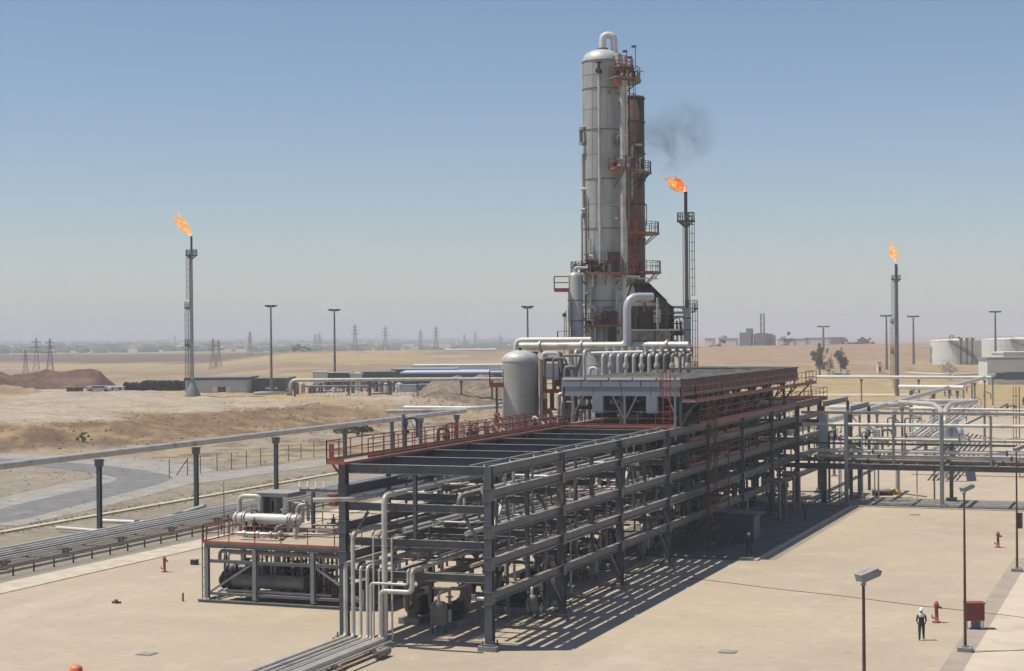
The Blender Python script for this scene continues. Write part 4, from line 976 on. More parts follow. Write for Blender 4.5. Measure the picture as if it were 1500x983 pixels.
lamp_post(1262, 983, 8.75, 'rusty lamp post cut off at the lower edge of the picture', D=58.6, head=.56)
lamp_post(1414, 954, 8.75, 'tall lamp post standing in front of the dark red cabinet', head=.48)
t_ = lamp_post(1490, 837, 8.75, 'lamp post at the right edge with a small dark box on its pole', head=.48)
q = gp(1494, 837); MB().box((q.x, q.y, 3.6), (.4,.3,1.1)).build('control_box', M['brown'], t_)

# ---------------------------------------------------------------- people
def person(label, loc, rz, cols, hat=None, lean=0.0, scale=1.0, stride=.12):
    """cols: trousers, torso, shoulders"""
    J = {}; E = []
    def j(n, p, r, par=None):
        J[n] = (p, r, len(J)); 
        if par: E.append((J[par][2], J[n][2]))
    j('pelvis', (0,0,.95), (.15,.11)); j('belly', (0,.01,1.1), (.145,.105), 'pelvis'); j('chest', (0,.0,1.30), (.19,.13), 'belly'); j('collar', (0,0,1.43), (.12,.09), 'chest')
    j('neck', (0,.0,1.50), (.055,.055), 'collar'); j('skull', (0,.02,1.60), (.075,.09), 'neck'); j('crown', (0,.01,1.70), (.075,.085), 'skull')
    for s in (-1, 1):
        n = 'L' if s < 0 else 'R'
        j('hip'+n, (s*.10,0,.88), (.11,.11), 'pelvis'); j('knee'+n, (s*.11, stride*s+.03, .48), (.075,.078), 'hip'+n); j('ankle'+n, (s*.12, stride*1.6*s-.02,.09), (.058,.058), 'knee'+n)
        j('toe'+n, (s*.13, stride*1.6*s+.15,.04), (.04,.03), 'ankle'+n)
        j('shoulder'+n, (s*.19,0,1.40), (.065,.065), 'collar'); j('elbow'+n, (s*.255,-.04,1.13), (.052,.052), 'shoulder'+n); j('wrist'+n, (s*.225,.14,.97), (.03,.03), 'elbow'+n)
        j('palm'+n, (s*.21,.19,.91), (.035,.02), 'wrist'+n)
        for q in range(4): j('finger%d%s' % (q,n), (s*(.235-.016*q), .23, .845+.008*abs(q-1.5)), (.009,.009), 'palm'+n)
        j('thumb'+n, (s*.175,.21,.885), (.010,.010), 'palm'+n)
    me = bpy.data.meshes.new('person'); me.from_pydata([v[0] for v in J.values()], E, [])
    ob = bpy.data.objects.new('tmp', me); COL.objects.link(ob)
    ob.modifiers.new('skin', 'SKIN'); ob.modifiers.new('sub', 'SUBSURF').levels = 1
    for v, sv in zip(J.values(), me.skin_vertices[0].data): sv.radius = v[1]
    me.skin_vertices[0].data[0].use_root = True
    dg = bpy.context.evaluated_depsgraph_get(); m2 = bpy.data.meshes.new_from_object(ob.evaluated_get(dg)); bpy.data.objects.remove(ob)
    m2.name = 'body'; m2.materials.clear()
    for m in (M['skin'], cols[0], cols[1], cols[2], M['black']): m2.materials.append(m)
    for p in m2.polygons:
        c = p.center; p.use_smooth = True; arm = abs(c.x) > .2
        k = 0
        if c.z < .12: k = 4
        elif arm and c.z < .985: k = 0
        elif c.z < .96 and not arm: k = 1
        elif c.z < 1.33: k = 2
        elif c.z < 1.485: k = 3 if abs(c.x) < .19 else 2
        p.material_index = k
    t = thing('person', label, 'person', loc, None, rz)
    b = bpy.data.objects.new('body', m2); COL.objects.link(b); b.parent = t
    t.scale = (scale,)*3
    if hat:
        h = MB(); h.lathe([(.135,1.665),(.115,1.67),(.112,1.74),(.09,1.79),(.05,1.82),(.005,1.825)], (0,.015,0), 16); h.box((0,.13,1.672), (.14,.08,.012))
        o = h.mesh('helmet', hat); oo = bpy.data.objects.new('helmet', o); COL.objects.link(oo); oo.parent = t
    else:
        h = MB(); h.lathe([(.088,1.60),(.095,1.66),(.09,1.74),(.05,1.785),(.005,1.79)], (0,-.005,0), 14); oo = bpy.data.objects.new('hair', h.mesh('hair', M['black'])); COL.objects.link(oo); oo.parent = t
    f = MB(); f.tube([(0,.10,1.62),(0,.125,1.60)], [.008,.014], 6); f.box((-.03,.098,1.635), (.018,.01,.01)); f.box((.03,.098,1.635), (.018,.01,.01)); f.box((0,.098,1.575), (.04,.01,.008))
    f.box((-.083,.01,1.62), (.02,.03,.05)); f.box((.083,.01,1.62), (.02,.03,.05))
    oo = bpy.data.objects.new('face', f.mesh('face', M['skin'])); COL.objects.link(oo); oo.parent = t
    return t
person('person in dark workwear with pale shoulders and white helmet standing on the open concrete', gp(1350,938,.02), YAW-.2, (M['navy'], M['navy'], M['paleblue']), M['hat'])
person('person in dark blue workwear walking in the shade at the plinth kerb', gp(1097,815,.13), YAW+2.6, (M['navy'], M['navy'], M['navy']), M['hat'])
person('person all in black standing far back in the shade near the slim upright pipes', gp(1180,762,.13), YAW+.6, (M['black'], M['black'], M['black']), None)

# ---------------------------------------------------------------- the big column, heater, vessels
def vdir(a): a = math.radians(a); return (RT*math.cos(a) - FW*math.sin(a)).to_3d()       # 0 = right of view, 90 = towards the camera
def ring_deck(parent, c, r0, r1, a0, a1, z, m=None, edge=None, rail=None, toe=True, h=1.1):
    n = max(4, int(abs(a1-a0)/15)); A = [a0+(a1-a0)*k/n for k in range(n+1)]; c = Vector((c.x, c.y, 0)); Z = Vector((0,0,1))
    mb = MB(); vs = []
    for a in A: vs += [c+vdir(a)*r0+Z*z, c+vdir(a)*r1+Z*z, c+vdir(a)*r0+Z*(z+.08), c+vdir(a)*r1+Z*(z+.08)]
    for k in range(n):
        o = 4*k; mb.add([vs[o+i] for i in range(8)], [(0,1,5,4),(2,6,7,3),(1,3,7,5),(0,4,6,2)])
    mb.add(vs[:4], [(0,2,3,1)]); mb.add(vs[-4:], [(0,1,3,2)])
    mb.build('platform_deck', m or M['deck'], parent)
    out = [c+vdir(a)*(r1+.03)+Z*(z+.02) for a in A]; e = MB()
    for p, q in zip(out, out[1:]): e.bar(p, q, .05, .2)
    e.build('edge_plate', edge or M['orange'], parent)
    rp = [c+vdir(a)*(r1-.04)+Z*(z+.08) for a in A]
    railing(parent, [c+vdir(a0)*(r0+.1)+Z*(z+.08)] + rp + [c+vdir(a1)*(r0+.1)+Z*(z+.08)], rail or M['red'], h=h, step=1.1, toe=False)
    for a in A[::2]: MB().bar(c+vdir(a)*(r1-.1)+Z*z, c+vdir(a)*r0+Z*(z-(r1-r0)*.8), .1).build('bracket', m or M['pipedark'], parent)
DT = 160.0; tc = az(884.5, DT); RTW = 1.84
zt = lambda py, D=DT: zat(885, py, D)
tower = thing('distillation_tower', 'tall pale grey cylindrical distillation tower with domed top and orange platforms', 'tower', (tc.x, tc.y, 0))
m_tower = mat('stained aluminium cladding', (.42,.425,.405), .5, .2, .1, .5, (.25,.245,.215), 0.42, streak=True, tri=lambda N, L, c, noi, mix, ramp: mix(c, (.235,.175,.125), ramp(noi(.28, 9, (1,1,.22)).outputs[0], .60, .78)))
seams = [503, 441, 336, 264, 192, 132]
zs = [0] + [zt(y) for y in seams] + [zt(92)]
for k, (a, b) in enumerate(zip(zs, zs[1:])):
    MB().lathe([(RTW, a+.04), (RTW, b-.04)], tc, 40).build('shell_course', m_tower, tower)
    MB().lathe([(RTW-.03, b-.05), (RTW+.045, b-.05), (RTW+.045, b+.06), (RTW-.03, b+.06)], tc, 40, 'Z', False).build('seam_band', M['pipedark'], tower)
m_seam = mat('cladding seam', (.31,.31,.295), .5, .2, .1, 1)
cbm = MB(); cbm.lathe([(RTW, -.02), (RTW+.02, -.02), (RTW+.02, .02), (RTW, .02)], (0,0,0), 40, 'Z', False); cbme = cbm.mesh('cladding_band', m_seam)
for a, b in zip(zs, zs[1:]):
    n_ = max(2, int((b-a)/2.0))
    for q in range(1, n_): place(tower, 'cladding_band', cbme, tc+Vector((0,0,a+(b-a)*q/n_)))
cls = MB(); cls.box((0,0,.5), (.03,.03,1.0)); rg = random.Random(4)
for a, b in zip(zs, zs[1:]):
    for ang in (20, 75, 118, 160): 
        o_ = place(tower, 'sheet_seam', cls.mesh('sheet_seam', m_seam) if 'seam_me' not in globals() else seam_me, tc+vdir(ang+rg.uniform(-9,9))*(RTW+.005)+Vector((0,0,a+.1))); seam_me = o_.data; o_.scale = (1,1,b-a-.2)
zT = zt(92)
m_cap = mat('chalky cladding', (.50,.50,.47), .5, .1, .1, 1.0, (.36,.34,.3), .35)
MB().lathe([(RTW+.03, zT), (RTW+.03, zT+.1), (RTW*.96, zT+.45), (RTW*.82, zT+.8), (RTW*.55, zT+1.08), (RTW*.25, zT+1.2), (.01, zT+1.23)], tc, 40).build('dome', m_cap, tower)
gz = zT+1.1; R3 = RT.to_3d(); F3 = FW.to_3d()
g0 = tc + R3*.1; 
MB().tube([g0+Vector((0,0,gz)), g0+Vector((0,0,gz+.25))], .52, 14).build('nozzle_flange', M['pipedark'], tower)
MB().tube([g0+Vector((0,0,gz)), g0+Vector((0,0,gz+1.5)), g0+R3*1.05+Vector((0,0,gz+1.5)), g0+R3*1.15+Vector((0,0,gz-.8))], .33, 14, bend=.75).build('overhead_line', M['white'], tower)
def vpipe(parent, px, ya, yb, D, r, m, name='riser', n=8, extra=None, top_elbow=None):
    a = dp(px, ya, D); p0 = Vector((a.x, a.y, zat(px, yb, D))); p1 = Vector((a.x, a.y, a.z)); pts = [p0, p1]
    if top_elbow: pts.append(p1 + vdir(top_elbow[0])*top_elbow[1])
    return MB().tube(pts, r, n, bend=r*3).build(name, m, parent)
Df = DT-1.95
vpipe(tower, 877, 97, 385, Df-.1, .13, M['pipe'], top_elbow=(270,.5)); valve(tower, dp(877,104,Df-.3), .16)
vpipe(tower, 911.5, 118, 505, DT-2.3, .24, M['pipe'], 'downcomer', 12)
vpipe(tower, 917, 118, 245, DT-2.2, .13, M['pipe'])
vpipe(tower, 921.5, 122, 300, DT-1.6, .06, M['red'])
vpipe(tower, 853.5, 225, 320, DT-.6, .12, M['pipe']); vpipe(tower, 852, 310, 505, DT-.8, .13, M['pipe'], top_elbow=(0,.7)); vpipe(tower, 858, 285, 380, DT-1.2, .09, M['pipedark'])
vpipe(tower, 864, 350, 505, Df+.3, .12, M['pipe']); vpipe(tower, 872, 448, 505, Df-.2, .14, M['pipe'], top_elbow=(180,1.3)); vpipe(tower, 903, 425, 478, Df-.1, .12, M['pipe'])
vpipe(tower, 874, 455, 505, Df-.5, .08, M['pipedark']); vpipe(tower, 852, 480, 510, DT-2.5, .2, M['pipe'], top_elbow=(180,.3))
l_ = dp(851, 187, DT-.8); pl = [l_+vdir(0)*.9, l_, l_-Vector((0,0,1.55)), l_-Vector((0,0,1.55))+vdir(0)*.9]
MB().tube(pl, .17, 10, bend=.3).build('side_loop', M['pipedark'], tower)
MB().tube([l_+Vector((0,0,.05)), l_+Vector((0,0,-.25))], .3, 10).tube([l_+Vector((0,0,-1.35)), l_+Vector((0,0,-1.6))], .28, 10).build('loop_flange', M['pipe'], tower)
for y_ in (277, 307): MB().tube([dp(851,y_,DT-.8), dp(862,y_,DT-.8)], .14, 8).build('side_nozzle', M['white'], tower)
mh = dp(905, 206, DT-1.55); MB().tube([mh, mh+vdir(50)*.45], .48, 16).tube([mh+vdir(50)*.45, mh+vdir(50)*.55], .58, 16).build('manhole', M['pipedark'], tower)
lad = dp(922, 460, DT-1.2)
caged_ladder(tower, Vector((lad.x, lad.y, zt(400))), zt(250)+1, vdir(30), M['red'], .5)
lad2 = dp(921, 250, DT-1.2); caged_ladder(tower, Vector((lad2.x, lad2.y, zt(250))), zt(118)+1, vdir(30), M['red'], .5)
ring_deck(tower, tc, RTW+.05, 3.65, -50, 72, zt(120)); ring_deck(tower, tc, RTW+.05, 3.0, -40, 60, zt(103), h=.9)
ring_deck(tower, tc, RTW+.05, 3.9, -40, 76, zt(252), edge=M['red'])
ring_deck(tower, tc, RTW+.05, 3.1, 55, 215, zt(402)); ring_deck(tower, tc, RTW+.05, 3.4, -20, 55, zt(402)-.3, M['deck'], M['pipe'])
ring_deck(tower, tc, RTW+.05, 2.7, 50, 200, zt(477)-.02, edge=M['orange'])
for px, py, s3 in ((904,133,.5),(903,248,.5)): pass
for px, py in ((905,121),(903,248)):
    o_ = dp(px, py, DT-2.9); MB().box(tuple(o_), (.75,.5,.55), YAW).build('junction_box', M['orange'], tower)
for px, y0_, y1_ in ((931,68,100),(918,75,98),(925,84,100)):
    a = dp(px, y1_, DT-.5); b = Vector((a.x, a.y, zat(px, y0_, DT-.5))); mb = MB(); mb.tube([a, b], .04, 6); mb.box((b.x-.15, b.y, b.z), (.4,.25,.2)); mb.build('lamp_mast', M['steel'], tower)
hb = MB()
for k in range(2): hb.lathe([(.3,-.6),(.34,0),(.3,.6)], dp(906+k*9, 88+k*3, DT-1.3), 10)
hb.build('relief_valve', M['pipe'], tower)
rx = dp(897, 490, Df-.2); MB().box((rx.x, rx.y, zt(490)), (.75,.25,3.4), YAW).build('cable_riser', M['rust'], tower)
rx = dp(897, 466, Df-.8); MB().box((rx.x, rx.y, zt(466)), (.95,.3,1.25), YAW).build('screen_panel', M['rust'], tower)
mb = MB(); q = dp(899, 388, Df-.6); mb.box((q.x, q.y, zt(386)), (1.2,.5,1.9), YAW); mb.build('instrument_box', M['brown'], tower)
bp_ = dp(905, 408, Df-.7); MB().bar(bp_, dp(962, 408, DT+3), .25, .14).build('link_gangway', M['pipe'], tower)

rg = random.Random(12)
for px, ya, yb, dd_, r_, mm_ in ((908,150,240,2.25,.07,'pipedark'),(915,200,300,2.3,.09,'pipe'),(925,212,292,.9,.13,'pipe'),(929,196,250,.6,.08,'pipedark'),(920,240,330,1.9,.1,'steel2'),(906,300,400,2.2,.06,'pipedark'),(917,320,405,2.1,.12,'pipe'),(890,372,400,2.2,.1,'pipe'),(868,375,420,2.1,.12,'white'),(861,372,398,1.9,.1,'pipedark'),(848,402,470,2.6,.13,'pipe'),(858,430,476,2.3,.1,'pipedark'),(884,450,505,2.05,.07,'pipedark'),(909,470,505,2.2,.09,'pipe')):
    vpipe(tower, px, ya, yb, DT-dd_, r_, M[mm_], top_elbow=(rg.choice((0,180,60,120)), rg.uniform(.3,1.0)))
for y_, x0_, x1_, n_, dd_ in ((118,899,938,9,2.3),(249,902,940,9,2.6),(399,842,900,14,2.5),(475,848,905,12,2.3)):
    for k in range(n_):
        px = x0_+(x1_-x0_)*(k+rg.random()*.6)/n_; q = dp(px, y_, DT-dd_+rg.uniform(-.2,.5)); h_ = rg.uniform(.3,1.3)
        if k % 3 == 0: MB().box((q.x,q.y,q.z+h_/2), (rg.uniform(.2,.5), .25, h_), YAW).build('instrument_box', M[rg.choice(('rust','steel2','brown','dark'))], tower)
        elif k % 3 == 1: valve(tower, q+Vector((0,0,.4)), rg.uniform(.09,.15), M[rg.choice(('dark','pipedark','pipe'))])
        else: MB().tube([q, q+Vector((0,0,h_)), q+Vector((0,0,h_))+vdir(rg.uniform(0,180))*.5], .07, 7).build('small_pipe', M[rg.choice(('pipe','pipedark'))], tower)
for y_, ang, ll in ((285,95,.8),(326,80,.9),(352,100,.9),(376,70,.7)):
    q = hc+vdir(ang)*1.5 if 'hc' in globals() else az(927,171.5); 
    MB().box((az(925+ll*4,171.3).x, az(925+ll*4,171.3).y, zat(927,y_,171.3)), (ll,.3,ll*1.1), YAW).build('junction_box', M['rust'], tower)
# small column left of the tower
sc = az(843, 157.0); scol = thing('slim_column', 'slim grey column close to the left side of the tall tower', 'column vessel', (sc.x, sc.y, 0))
zz = zat(843, 405, 157)
MB().lathe([(.66,0),(.66,zz),(.5,zz+.3),(.2,zz+.42),(.01,zz+.45)], sc, 20).build('shell', m_tower, scol)
MB().tube([sc+Vector((0,0,zz+.4)), sc+Vector((0,0,zz+.8)), sc+R3*1.2+Vector((0,0,zz+.8))], .14, 8, bend=.3).build('outlet_pipe', M['pipe'], scol)
for y_ in (440, 470): MB().lathe([(.66,-.05),(.72,-.05),(.72,.05),(.66,.05)], sc+Vector((0,0,zat(843,y_,157))), 20, 'Z', False).build('seam_band', M['pipedark'], scol)
vpipe(scol, 833, 448, 510, 156.4, .09, M['pipe']); vpipe(scol, 829, 455, 510, 156.2, .06, M['pipe']); vpipe(scol, 837, 442, 505, 155.9, .1, M['pipedark'])
for (y_, x0_, x1_) in ((426, 812, 834), (506, 817, 842)):
    a = dp(x0_, y_, 156.5); b = dp(x1_, y_, 156.5); z_ = a.z; L_ = (b-a).length; c2 = (a+b)/2
    MB().box((c2.x, c2.y, z_), (L_, 1.4, .1), YAW).build('platform_deck', M['deck'], scol)
    pts = [c2+R3*(sx_*L_/2)+F3*(sy_*.68)+Vector((0,0,.06)) for sx_, sy_ in ((1,-1),(-1,-1),(-1,1),(1,1))]
    railing(scol, pts, h=1.25, step=1.2); e = MB()
    e.bar(pts[0]-Vector((0,0,.04))-F3*.05, pts[1]-Vector((0,0,.04))-F3*.05, .05, .3); e.build('edge_plate', M['orange'], scol)
t_m = thing('lamp_standard', 'thin lamp standard left of the slim column', 'lamp', az(826.5, 156, 0)); q = az(826.5,156,0)
MB().tube([q, Vector((q.x,q.y,zat(826,462,156)))], .04, 6).build('pole', M['steel'], t_m); MB().lathe([(.15,-.2),(.2,0),(.05,.2)], (q.x,q.y,zat(826,461,156)), 8).build('lamp_head', M['steel'], t_m)

# fired heater with its dark stack
DH = 173.0; hc = az(927, DH); zh = lambda y: zat(930, y, DH)
heater = thing('fired_heater', 'dark rusty fired heater with a tall sooty stack behind the pale tower', 'heater', (hc.x, hc.y, 0))
hb_ = hc + R3*.25; zc0, zc1 = zh(449), zh(417)
MB().lathe([(1.34, zc1), (1.34, zh(300))], hc, 28).build('stack_course', mat('grey brown stack plate', (.14,.125,.10), .6, .1, .18, .5, (.10,.055,.035), .4, streak=True), heater)
MB().lathe([(1.34, zh(300)), (1.34, zh(226))], hc, 28).build('stack_course', mat('sooty olive brown plate', (.10,.085,.068), .7, .1, .2, .6, (.085,.045,.03), .4, streak=True), heater)
MB().lathe([(1.34, zh(226)), (1.34, zh(142)), (1.22, zh(142)), (1.2, zh(160))], hc, 28).build('stack_course', mat('rust and soot', (.085,.046,.032), .8, 0, .25, .45, (.03,.025,.022), .75, streak=True), heater)
for y_ in (145, 180, 226, 265, 300, 352, 398): MB().lathe([(1.32,-.07),(1.44,-.07),(1.44,.07),(1.32,.07)], hc+Vector((0,0,zh(y_))), 28, 'Z', False).build('stiffener_ring', M['black'], heater)
m_hb = mat('heater casing plate', (.075,.068,.058), .75, .1, .25, .8, (.14,.08,.05), .3, streak=True)
n8 = 16
MB().lathe([(3.8, 0), (3.8, zc0), (3.2, zc0+.5), (1.36, zc1)], hb_, n8, 'Z', False).build('casing', m_hb, heater)
cr = MB()
for k in range(16):
    a = k*22.5; cr.bar(Vector((hb_.x,hb_.y,zc0+.5))+vdir(a)*3.25, Vector((hb_.x,hb_.y,zc1+.1))+vdir(a)*1.42, .14); cr.bar(Vector((hb_.x,hb_.y,0))+vdir(a)*3.86, Vector((hb_.x,hb_.y,zc0))+vdir(a)*3.86, .16, .12)
cr.build('rib', M['black'], heater)
for y_, r_ in ((484, 4.6), (460, 4.05), (500, 4.2)):
    if y_ == 484: ring_deck(heater, hb_, 3.8, r_, 0, 150, zh(y_), M['deck'], M['pipe'], M['brown'])
    else: MB().lathe([(3.8,-.1),(r_,-.1),(r_,.1),(3.8,.1)], hb_+Vector((0,0,zh(y_))), n8, 'Z', False).build('stiffener_ring', m_hb, heater)
bx = MB()
for k, a in enumerate((50, 75, 100)):
    q = hb_+vdir(a)*4.0; bx.box((q.x, q.y, zh(492)), (1.9, .2, .95), YAW + math.radians(90-a))
bx.build('pale_duct', M['deck'], heater)
q = hb_+vdir(62)*3.95; MB().box((q.x,q.y,zh(464)), (.9,.2,1.3), YAW).build('access_panel', M['pipe'], heater)
q = hb_+vdir(110)*3.95; MB().box((q.x,q.y,zh(464)), (.9,.2,1.3), YAW).build('access_panel', M['brown'], heater)
vpipe(heater, 963, 436, 484, DH-4, .12, M['pipe'])
ring_deck(heater, hc, 1.36, 2.75, -60, 110, zh(343)); ring_deck(heater, hc, 1.36, 2.9, -60, 110, zh(400)); ring_deck(heater, hc, 1.36, 2.0, -60, 110, zh(254), edge=M['red'])
q = hc+vdir(95)*1.45; caged_ladder(heater, Vector((q.x,q.y,zh(400))), zh(320), vdir(95), M['red'], .6)
for y0_, y1_ in ((398, 372), (342, 322)):
    q = hc+vdir(88)*1.7; MB().box((q.x,q.y,(zh(y0_)+zh(y1_))/2), (1.35,.35,(zh(y1_)-zh(y0_))), YAW).build('red_screen', M['red'], heater)
for k in range(14):
    q = hb_+vdir(rg.uniform(20,140))*4.1; z_ = rg.choice((zh(478), zh(498), zh(458))); MB().tube([Vector((q.x,q.y,z_)), Vector((q.x,q.y,z_+rg.uniform(.6,1.8)))], rg.uniform(.08,.2), 7).build('burner_pipe', M[rg.choice(('pipe','rust','dark','brown'))], heater)
gu = MB(); gu.bar(dp(914,300,DH-1.2), dp(950,255,DH-1.2), .14, .2); gu.build('diagonal_strut', M['black'], heater)
sp = dp(962, 318, DH); vpipe(heater, 947, 299, 330, DH, .05, M['pipedark'])

# stair column / duct right of the heater with burner piping
q = az(1006, 176, 0); t_ = thing('grey_duct_tower', 'narrow grey duct tower right of the heater, below the middle flare', 'duct', q)
z_ = zat(1006, 452, 176); MB().box((q.x,q.y,z_/2), (.78,.9,z_), YAW).build('duct', M['grey'], t_); MB().box((q.x,q.y,z_), (1.2,1.2,.12), YAW).build('cap', M['pipe'], t_)
for k in range(5): MB().box((q.x,q.y,z_-1-k*1.2), (.84,.96,.1), YAW).build('band', M['steel'], t_)
for k, (y_, x0_) in enumerate(((450, 978), (458, 984), (464, 986))):
    a = dp(x0_, y_, 174); b = dp(1003, y_, 174); pipe_obj([a-Vector((0,0,2.5 if k else 0)), a, b] if k else [a, b], .13, M['pipe'], 'pale crossover pipe between heater and duct tower, %s of three' % ('top','middle','bottom')[k], 'crossover pipes right of the heater', 8)
for k, px in enumerate((986, 992, 998)):
    a = dp(px, 470, 172); t_ = pipe_obj([Vector((a.x,a.y,14.5)), Vector((a.x,a.y,a.z))], .12, M['pipe'], 'upright burner pipe with dark red valve right of the heater, %s of three' % ('left','middle','right')[k], 'burner pipes right of the heater', 8)
    valve(t_, dp(px, 488, 172), .18, M['brown'])

# drum vessel on the left of the air cooler
DD = 138.0; dc = az(762, DD); rd = 1.47; zd = zat(762, 525, DD)
drum = thing('drum_vessel', 'upright pale grey drum vessel with white cone top left of the air cooler', 'vessel', (dc.x, dc.y, 0))
MB().lathe([(rd, 0), (rd, zd)], dc, 36).build('shell', mat('grey drum cladding', (.385,.38,.345), .55, .15, .08, .5, (.22,.21,.18), .25, streak=True), drum)
MB().lathe([(rd+.03, zd-.25), (rd+.04, zd+.02), (rd*.8, zd+.38), (rd*.4, zd+.62), (.2, zd+.7), (.01, zd+.7)], dc, 36).build('cone_top', m_cap, drum)
MB().tube([dc+Vector((.1,-.3,zd+.5)), dc+Vector((.1,-.3,zd+.85))], .13, 8).build('nozzle', M['dark'], drum)
for k in range(8): MB().lathe([(rd,-.02),(rd+.012,-.02),(rd+.012,.02),(rd,.02)], dc+Vector((0,0,1.6+k*1.7)), 36, 'Z', False).build('cladding_band', M['pipe'], drum)
a = dp(717, 565, 137); t_ = thing('side_platform', 'small rusty orange railed platform left of the drum vessel', 'platform', a)
b = dp(738, 565, 137); c2 = (a+b)/2; MB().box((c2.x,c2.y,a.z), ((b-a).length, 1.2, .1), YAW).build('platform_deck', M['orange'], t_)
pts = [c2+R3*(u*.55)+F3*(v*.58)+Vector((0,0,.06)) for u, v in ((1,-1),(-1,-1),(-1,1),(1,1))]
railing(t_, pts, h=1.2, step=1.1); MB().bar(pts[0]-F3*.05, pts[1]-F3*.05, .05, .35).build('edge_plate', M['orange'], t_)
beam(t_, 'post', (c2.x,c2.y,0), (c2.x,c2.y,a.z-.05), .14, .14, M['steel'], 'box')

# header pipes above the cooler and the big white riser
SH = 57.0; zH = 15.95
def hx(px, s=SH, z=zH): return RK(s, px_w(px, s), z)
pipe_obj([hx(764, z=zH), hx(1011, z=zH)], .36, M['pipe'], 'thick grey header pipe crossing behind the air cooler roof from drum to heater', None, 16, flanges=4)
pipe_obj([hx(758, SH+1.5, 14.2), hx(758, SH+1.5, 16.5), hx(868, SH+1.5, 16.5)], .24, M['white'], 'white pipe just above the thick header, elbowing down over the drum vessel', None, 12, .6)
a = hx(921, SH-.5, zH); zb_ = zat(921, 435, 149)
pipe_obj([a, Vector((a.x,a.y,zb_)), Vector((a.x,a.y,zb_))+R3*2.3+F3*1.0], .35, mat('bluish aluminium', (.44,.46,.49), .45, .2, .08, 1), 'big bright elbow pipe rising from the header and turning right to the heater', None, 18, 1.1)
for k, px in enumerate((785, 800, 1010)):
    q = hx(px, SH, 0); post_support(Vector((q.x,q.y,0)), zH-.35, 'tall post carrying the thick header pipe, ' + ('left','second','right')[k], 'posts under the header pipe', 'pipedark', .14)
# inverted U risers standing on the cooler roof
t_h = pipe_obj([hx(868, SH-3, 15.35), hx(944, SH-3, 15.45)], .14, M['white'], 'white manifold bar on the cooler roof, left half', None, 10)
t_h = pipe_obj([hx(946, SH-2.6, 15.5), hx(1014, SH-2.6, 15.55)], .14, M['pipe'], 'grey manifold bar on the cooler roof, right half', None, 10)
un = ('first','second','third','fourth','fifth','sixth','seventh','eighth','ninth','tenth','eleventh','twelfth')
for k in range(12):
    px = 885+k*11.3; s_ = SH-4.1; b = hx(px, s_, 13.4); tp = 15.2
    t_ = pipe_obj([b, Vector((b.x,b.y,tp)), Vector((b.x,b.y+1.3,tp)), Vector((b.x,b.y+1.3,15.9))], .15, M['pipe'] if k < 8 else M['pipedark'], '%s hooked riser from the left on the air cooler roof' % un[k], 'row of hooked risers on the cooler roof', 10, .3)
    MB().tube([b+Vector((0,0,.05)), b+Vector((0,0,.18))], .26, 10).build('flange', M['pipe'], t_)
    if k % 2: MB().lathe([(.2,-.25),(.28,0),(.2,.25)], b+Vector((0,0,.9)), 10).build('valve_body', M['pipe'], t_)
pipe_obj([hx(866, SH-8, 13.4), hx(866, SH-8, 14.2), hx(876, SH-8, 14.2), hx(876, SH-8, 13.4)], .14, M['white'], 'small white loop of pipe on the left end of the cooler roof', None, 10, .3)
for k, (px, z1) in enumerate(((858, 15.6), (850, 15.2), (845, 15.6))):
    q = hx(px, SH-5, 0); pipe_obj([q, Vector((q.x,q.y,z1)), Vector((q.x-.3,q.y+2,z1))], .15, M['pipe'], 'upright pipe between tower foot and cooler roof, ' + ('right','middle','left')[k], 'upright pipes at the tower foot', 8)

# valve tower with red frame between drum and cooler
VD = 136.5; v0, v1 = az(793, VD), az(833, VD); vt = thing('valve_platform', 'crowded pipe and valve frame with red posts between drum and air cooler', 'platform', (v0.x, v0.y, 0))
for k, (p, dd_) in enumerate(((v0,0),(v1,0),(v0,3),(v1,3))):
    p = p + F3*dd_; beam(vt, 'post', (p.x,p.y,0), (p.x,p.y,15.0 if k in (0,2) else 13.0), .2, .2, M['pipedark'] if k % 2 == 0 else M['red'])
L_ = (v1-v0).length; cc_ = (v0+v1)/2 + F3*1.5
for z_ in (12.4, 10.2): MB().box((cc_.x,cc_.y,z_), (L_+.3, 3.2, .1), YAW).build('platform_deck', M['deck'], vt); MB().bar(v0-F3*.1+Vector((0,0,z_)), v1-F3*.1+Vector((0,0,z_)), .06, .2).build('edge_plate', M['red'], vt)
railing(vt, [v0+Vector((0,0,12.45)), v1+Vector((0,0,12.45))], h=1.1); railing(vt, [v0+F3*3+Vector((0,0,12.45)), v0+Vector((0,0,12.45))], h=1.1)
q = (v0*.6+v1*.4)+F3*1; MB().box((q.x,q.y,14.0), (1.0,.6,1.3), YAW).build('white_cabinet', M['bwhite'], vt)
MB().box((q.x,q.y,15.15), (1.3,.8,.16), YAW).build('white_shelf', M['bwhite'], vt)
rg = random.Random(9)
for k in range(26):
    f = rg.random(); p = v0.lerp(v1, f) + F3*rg.uniform(-.3,2.4); z0_ = rg.choice((7, 8, 9.5, 10.3, 12.5, 12.5, 13.6)); z1_ = z0_+rg.uniform(1.2, 3)
    pipe_obj([Vector((p.x,p.y,z0_)), Vector((p.x,p.y,z1_)), Vector((p.x,p.y,z1_))+R3*rg.uniform(.6,1.6), Vector((p.x,p.y,z0_+.3))+R3*rg.uniform(.7,1.6)], rg.choice((.1,.14,.18)), M[rg.choice(('pipe','white','pipedark'))], 'bent pipe crowded into the valve frame beside the drum', 'bent pipes in the valve frame', 8, .25)
for k in range(4):
    q = v0.lerp(v1, (k+.5)/4)+F3*.2; MB().box((q.x,q.y,11.2+.5*(k % 2)), (.35,.3,1.3), YAW).build('red_panel', M[('red','rust','brown','red')[k]], vt)
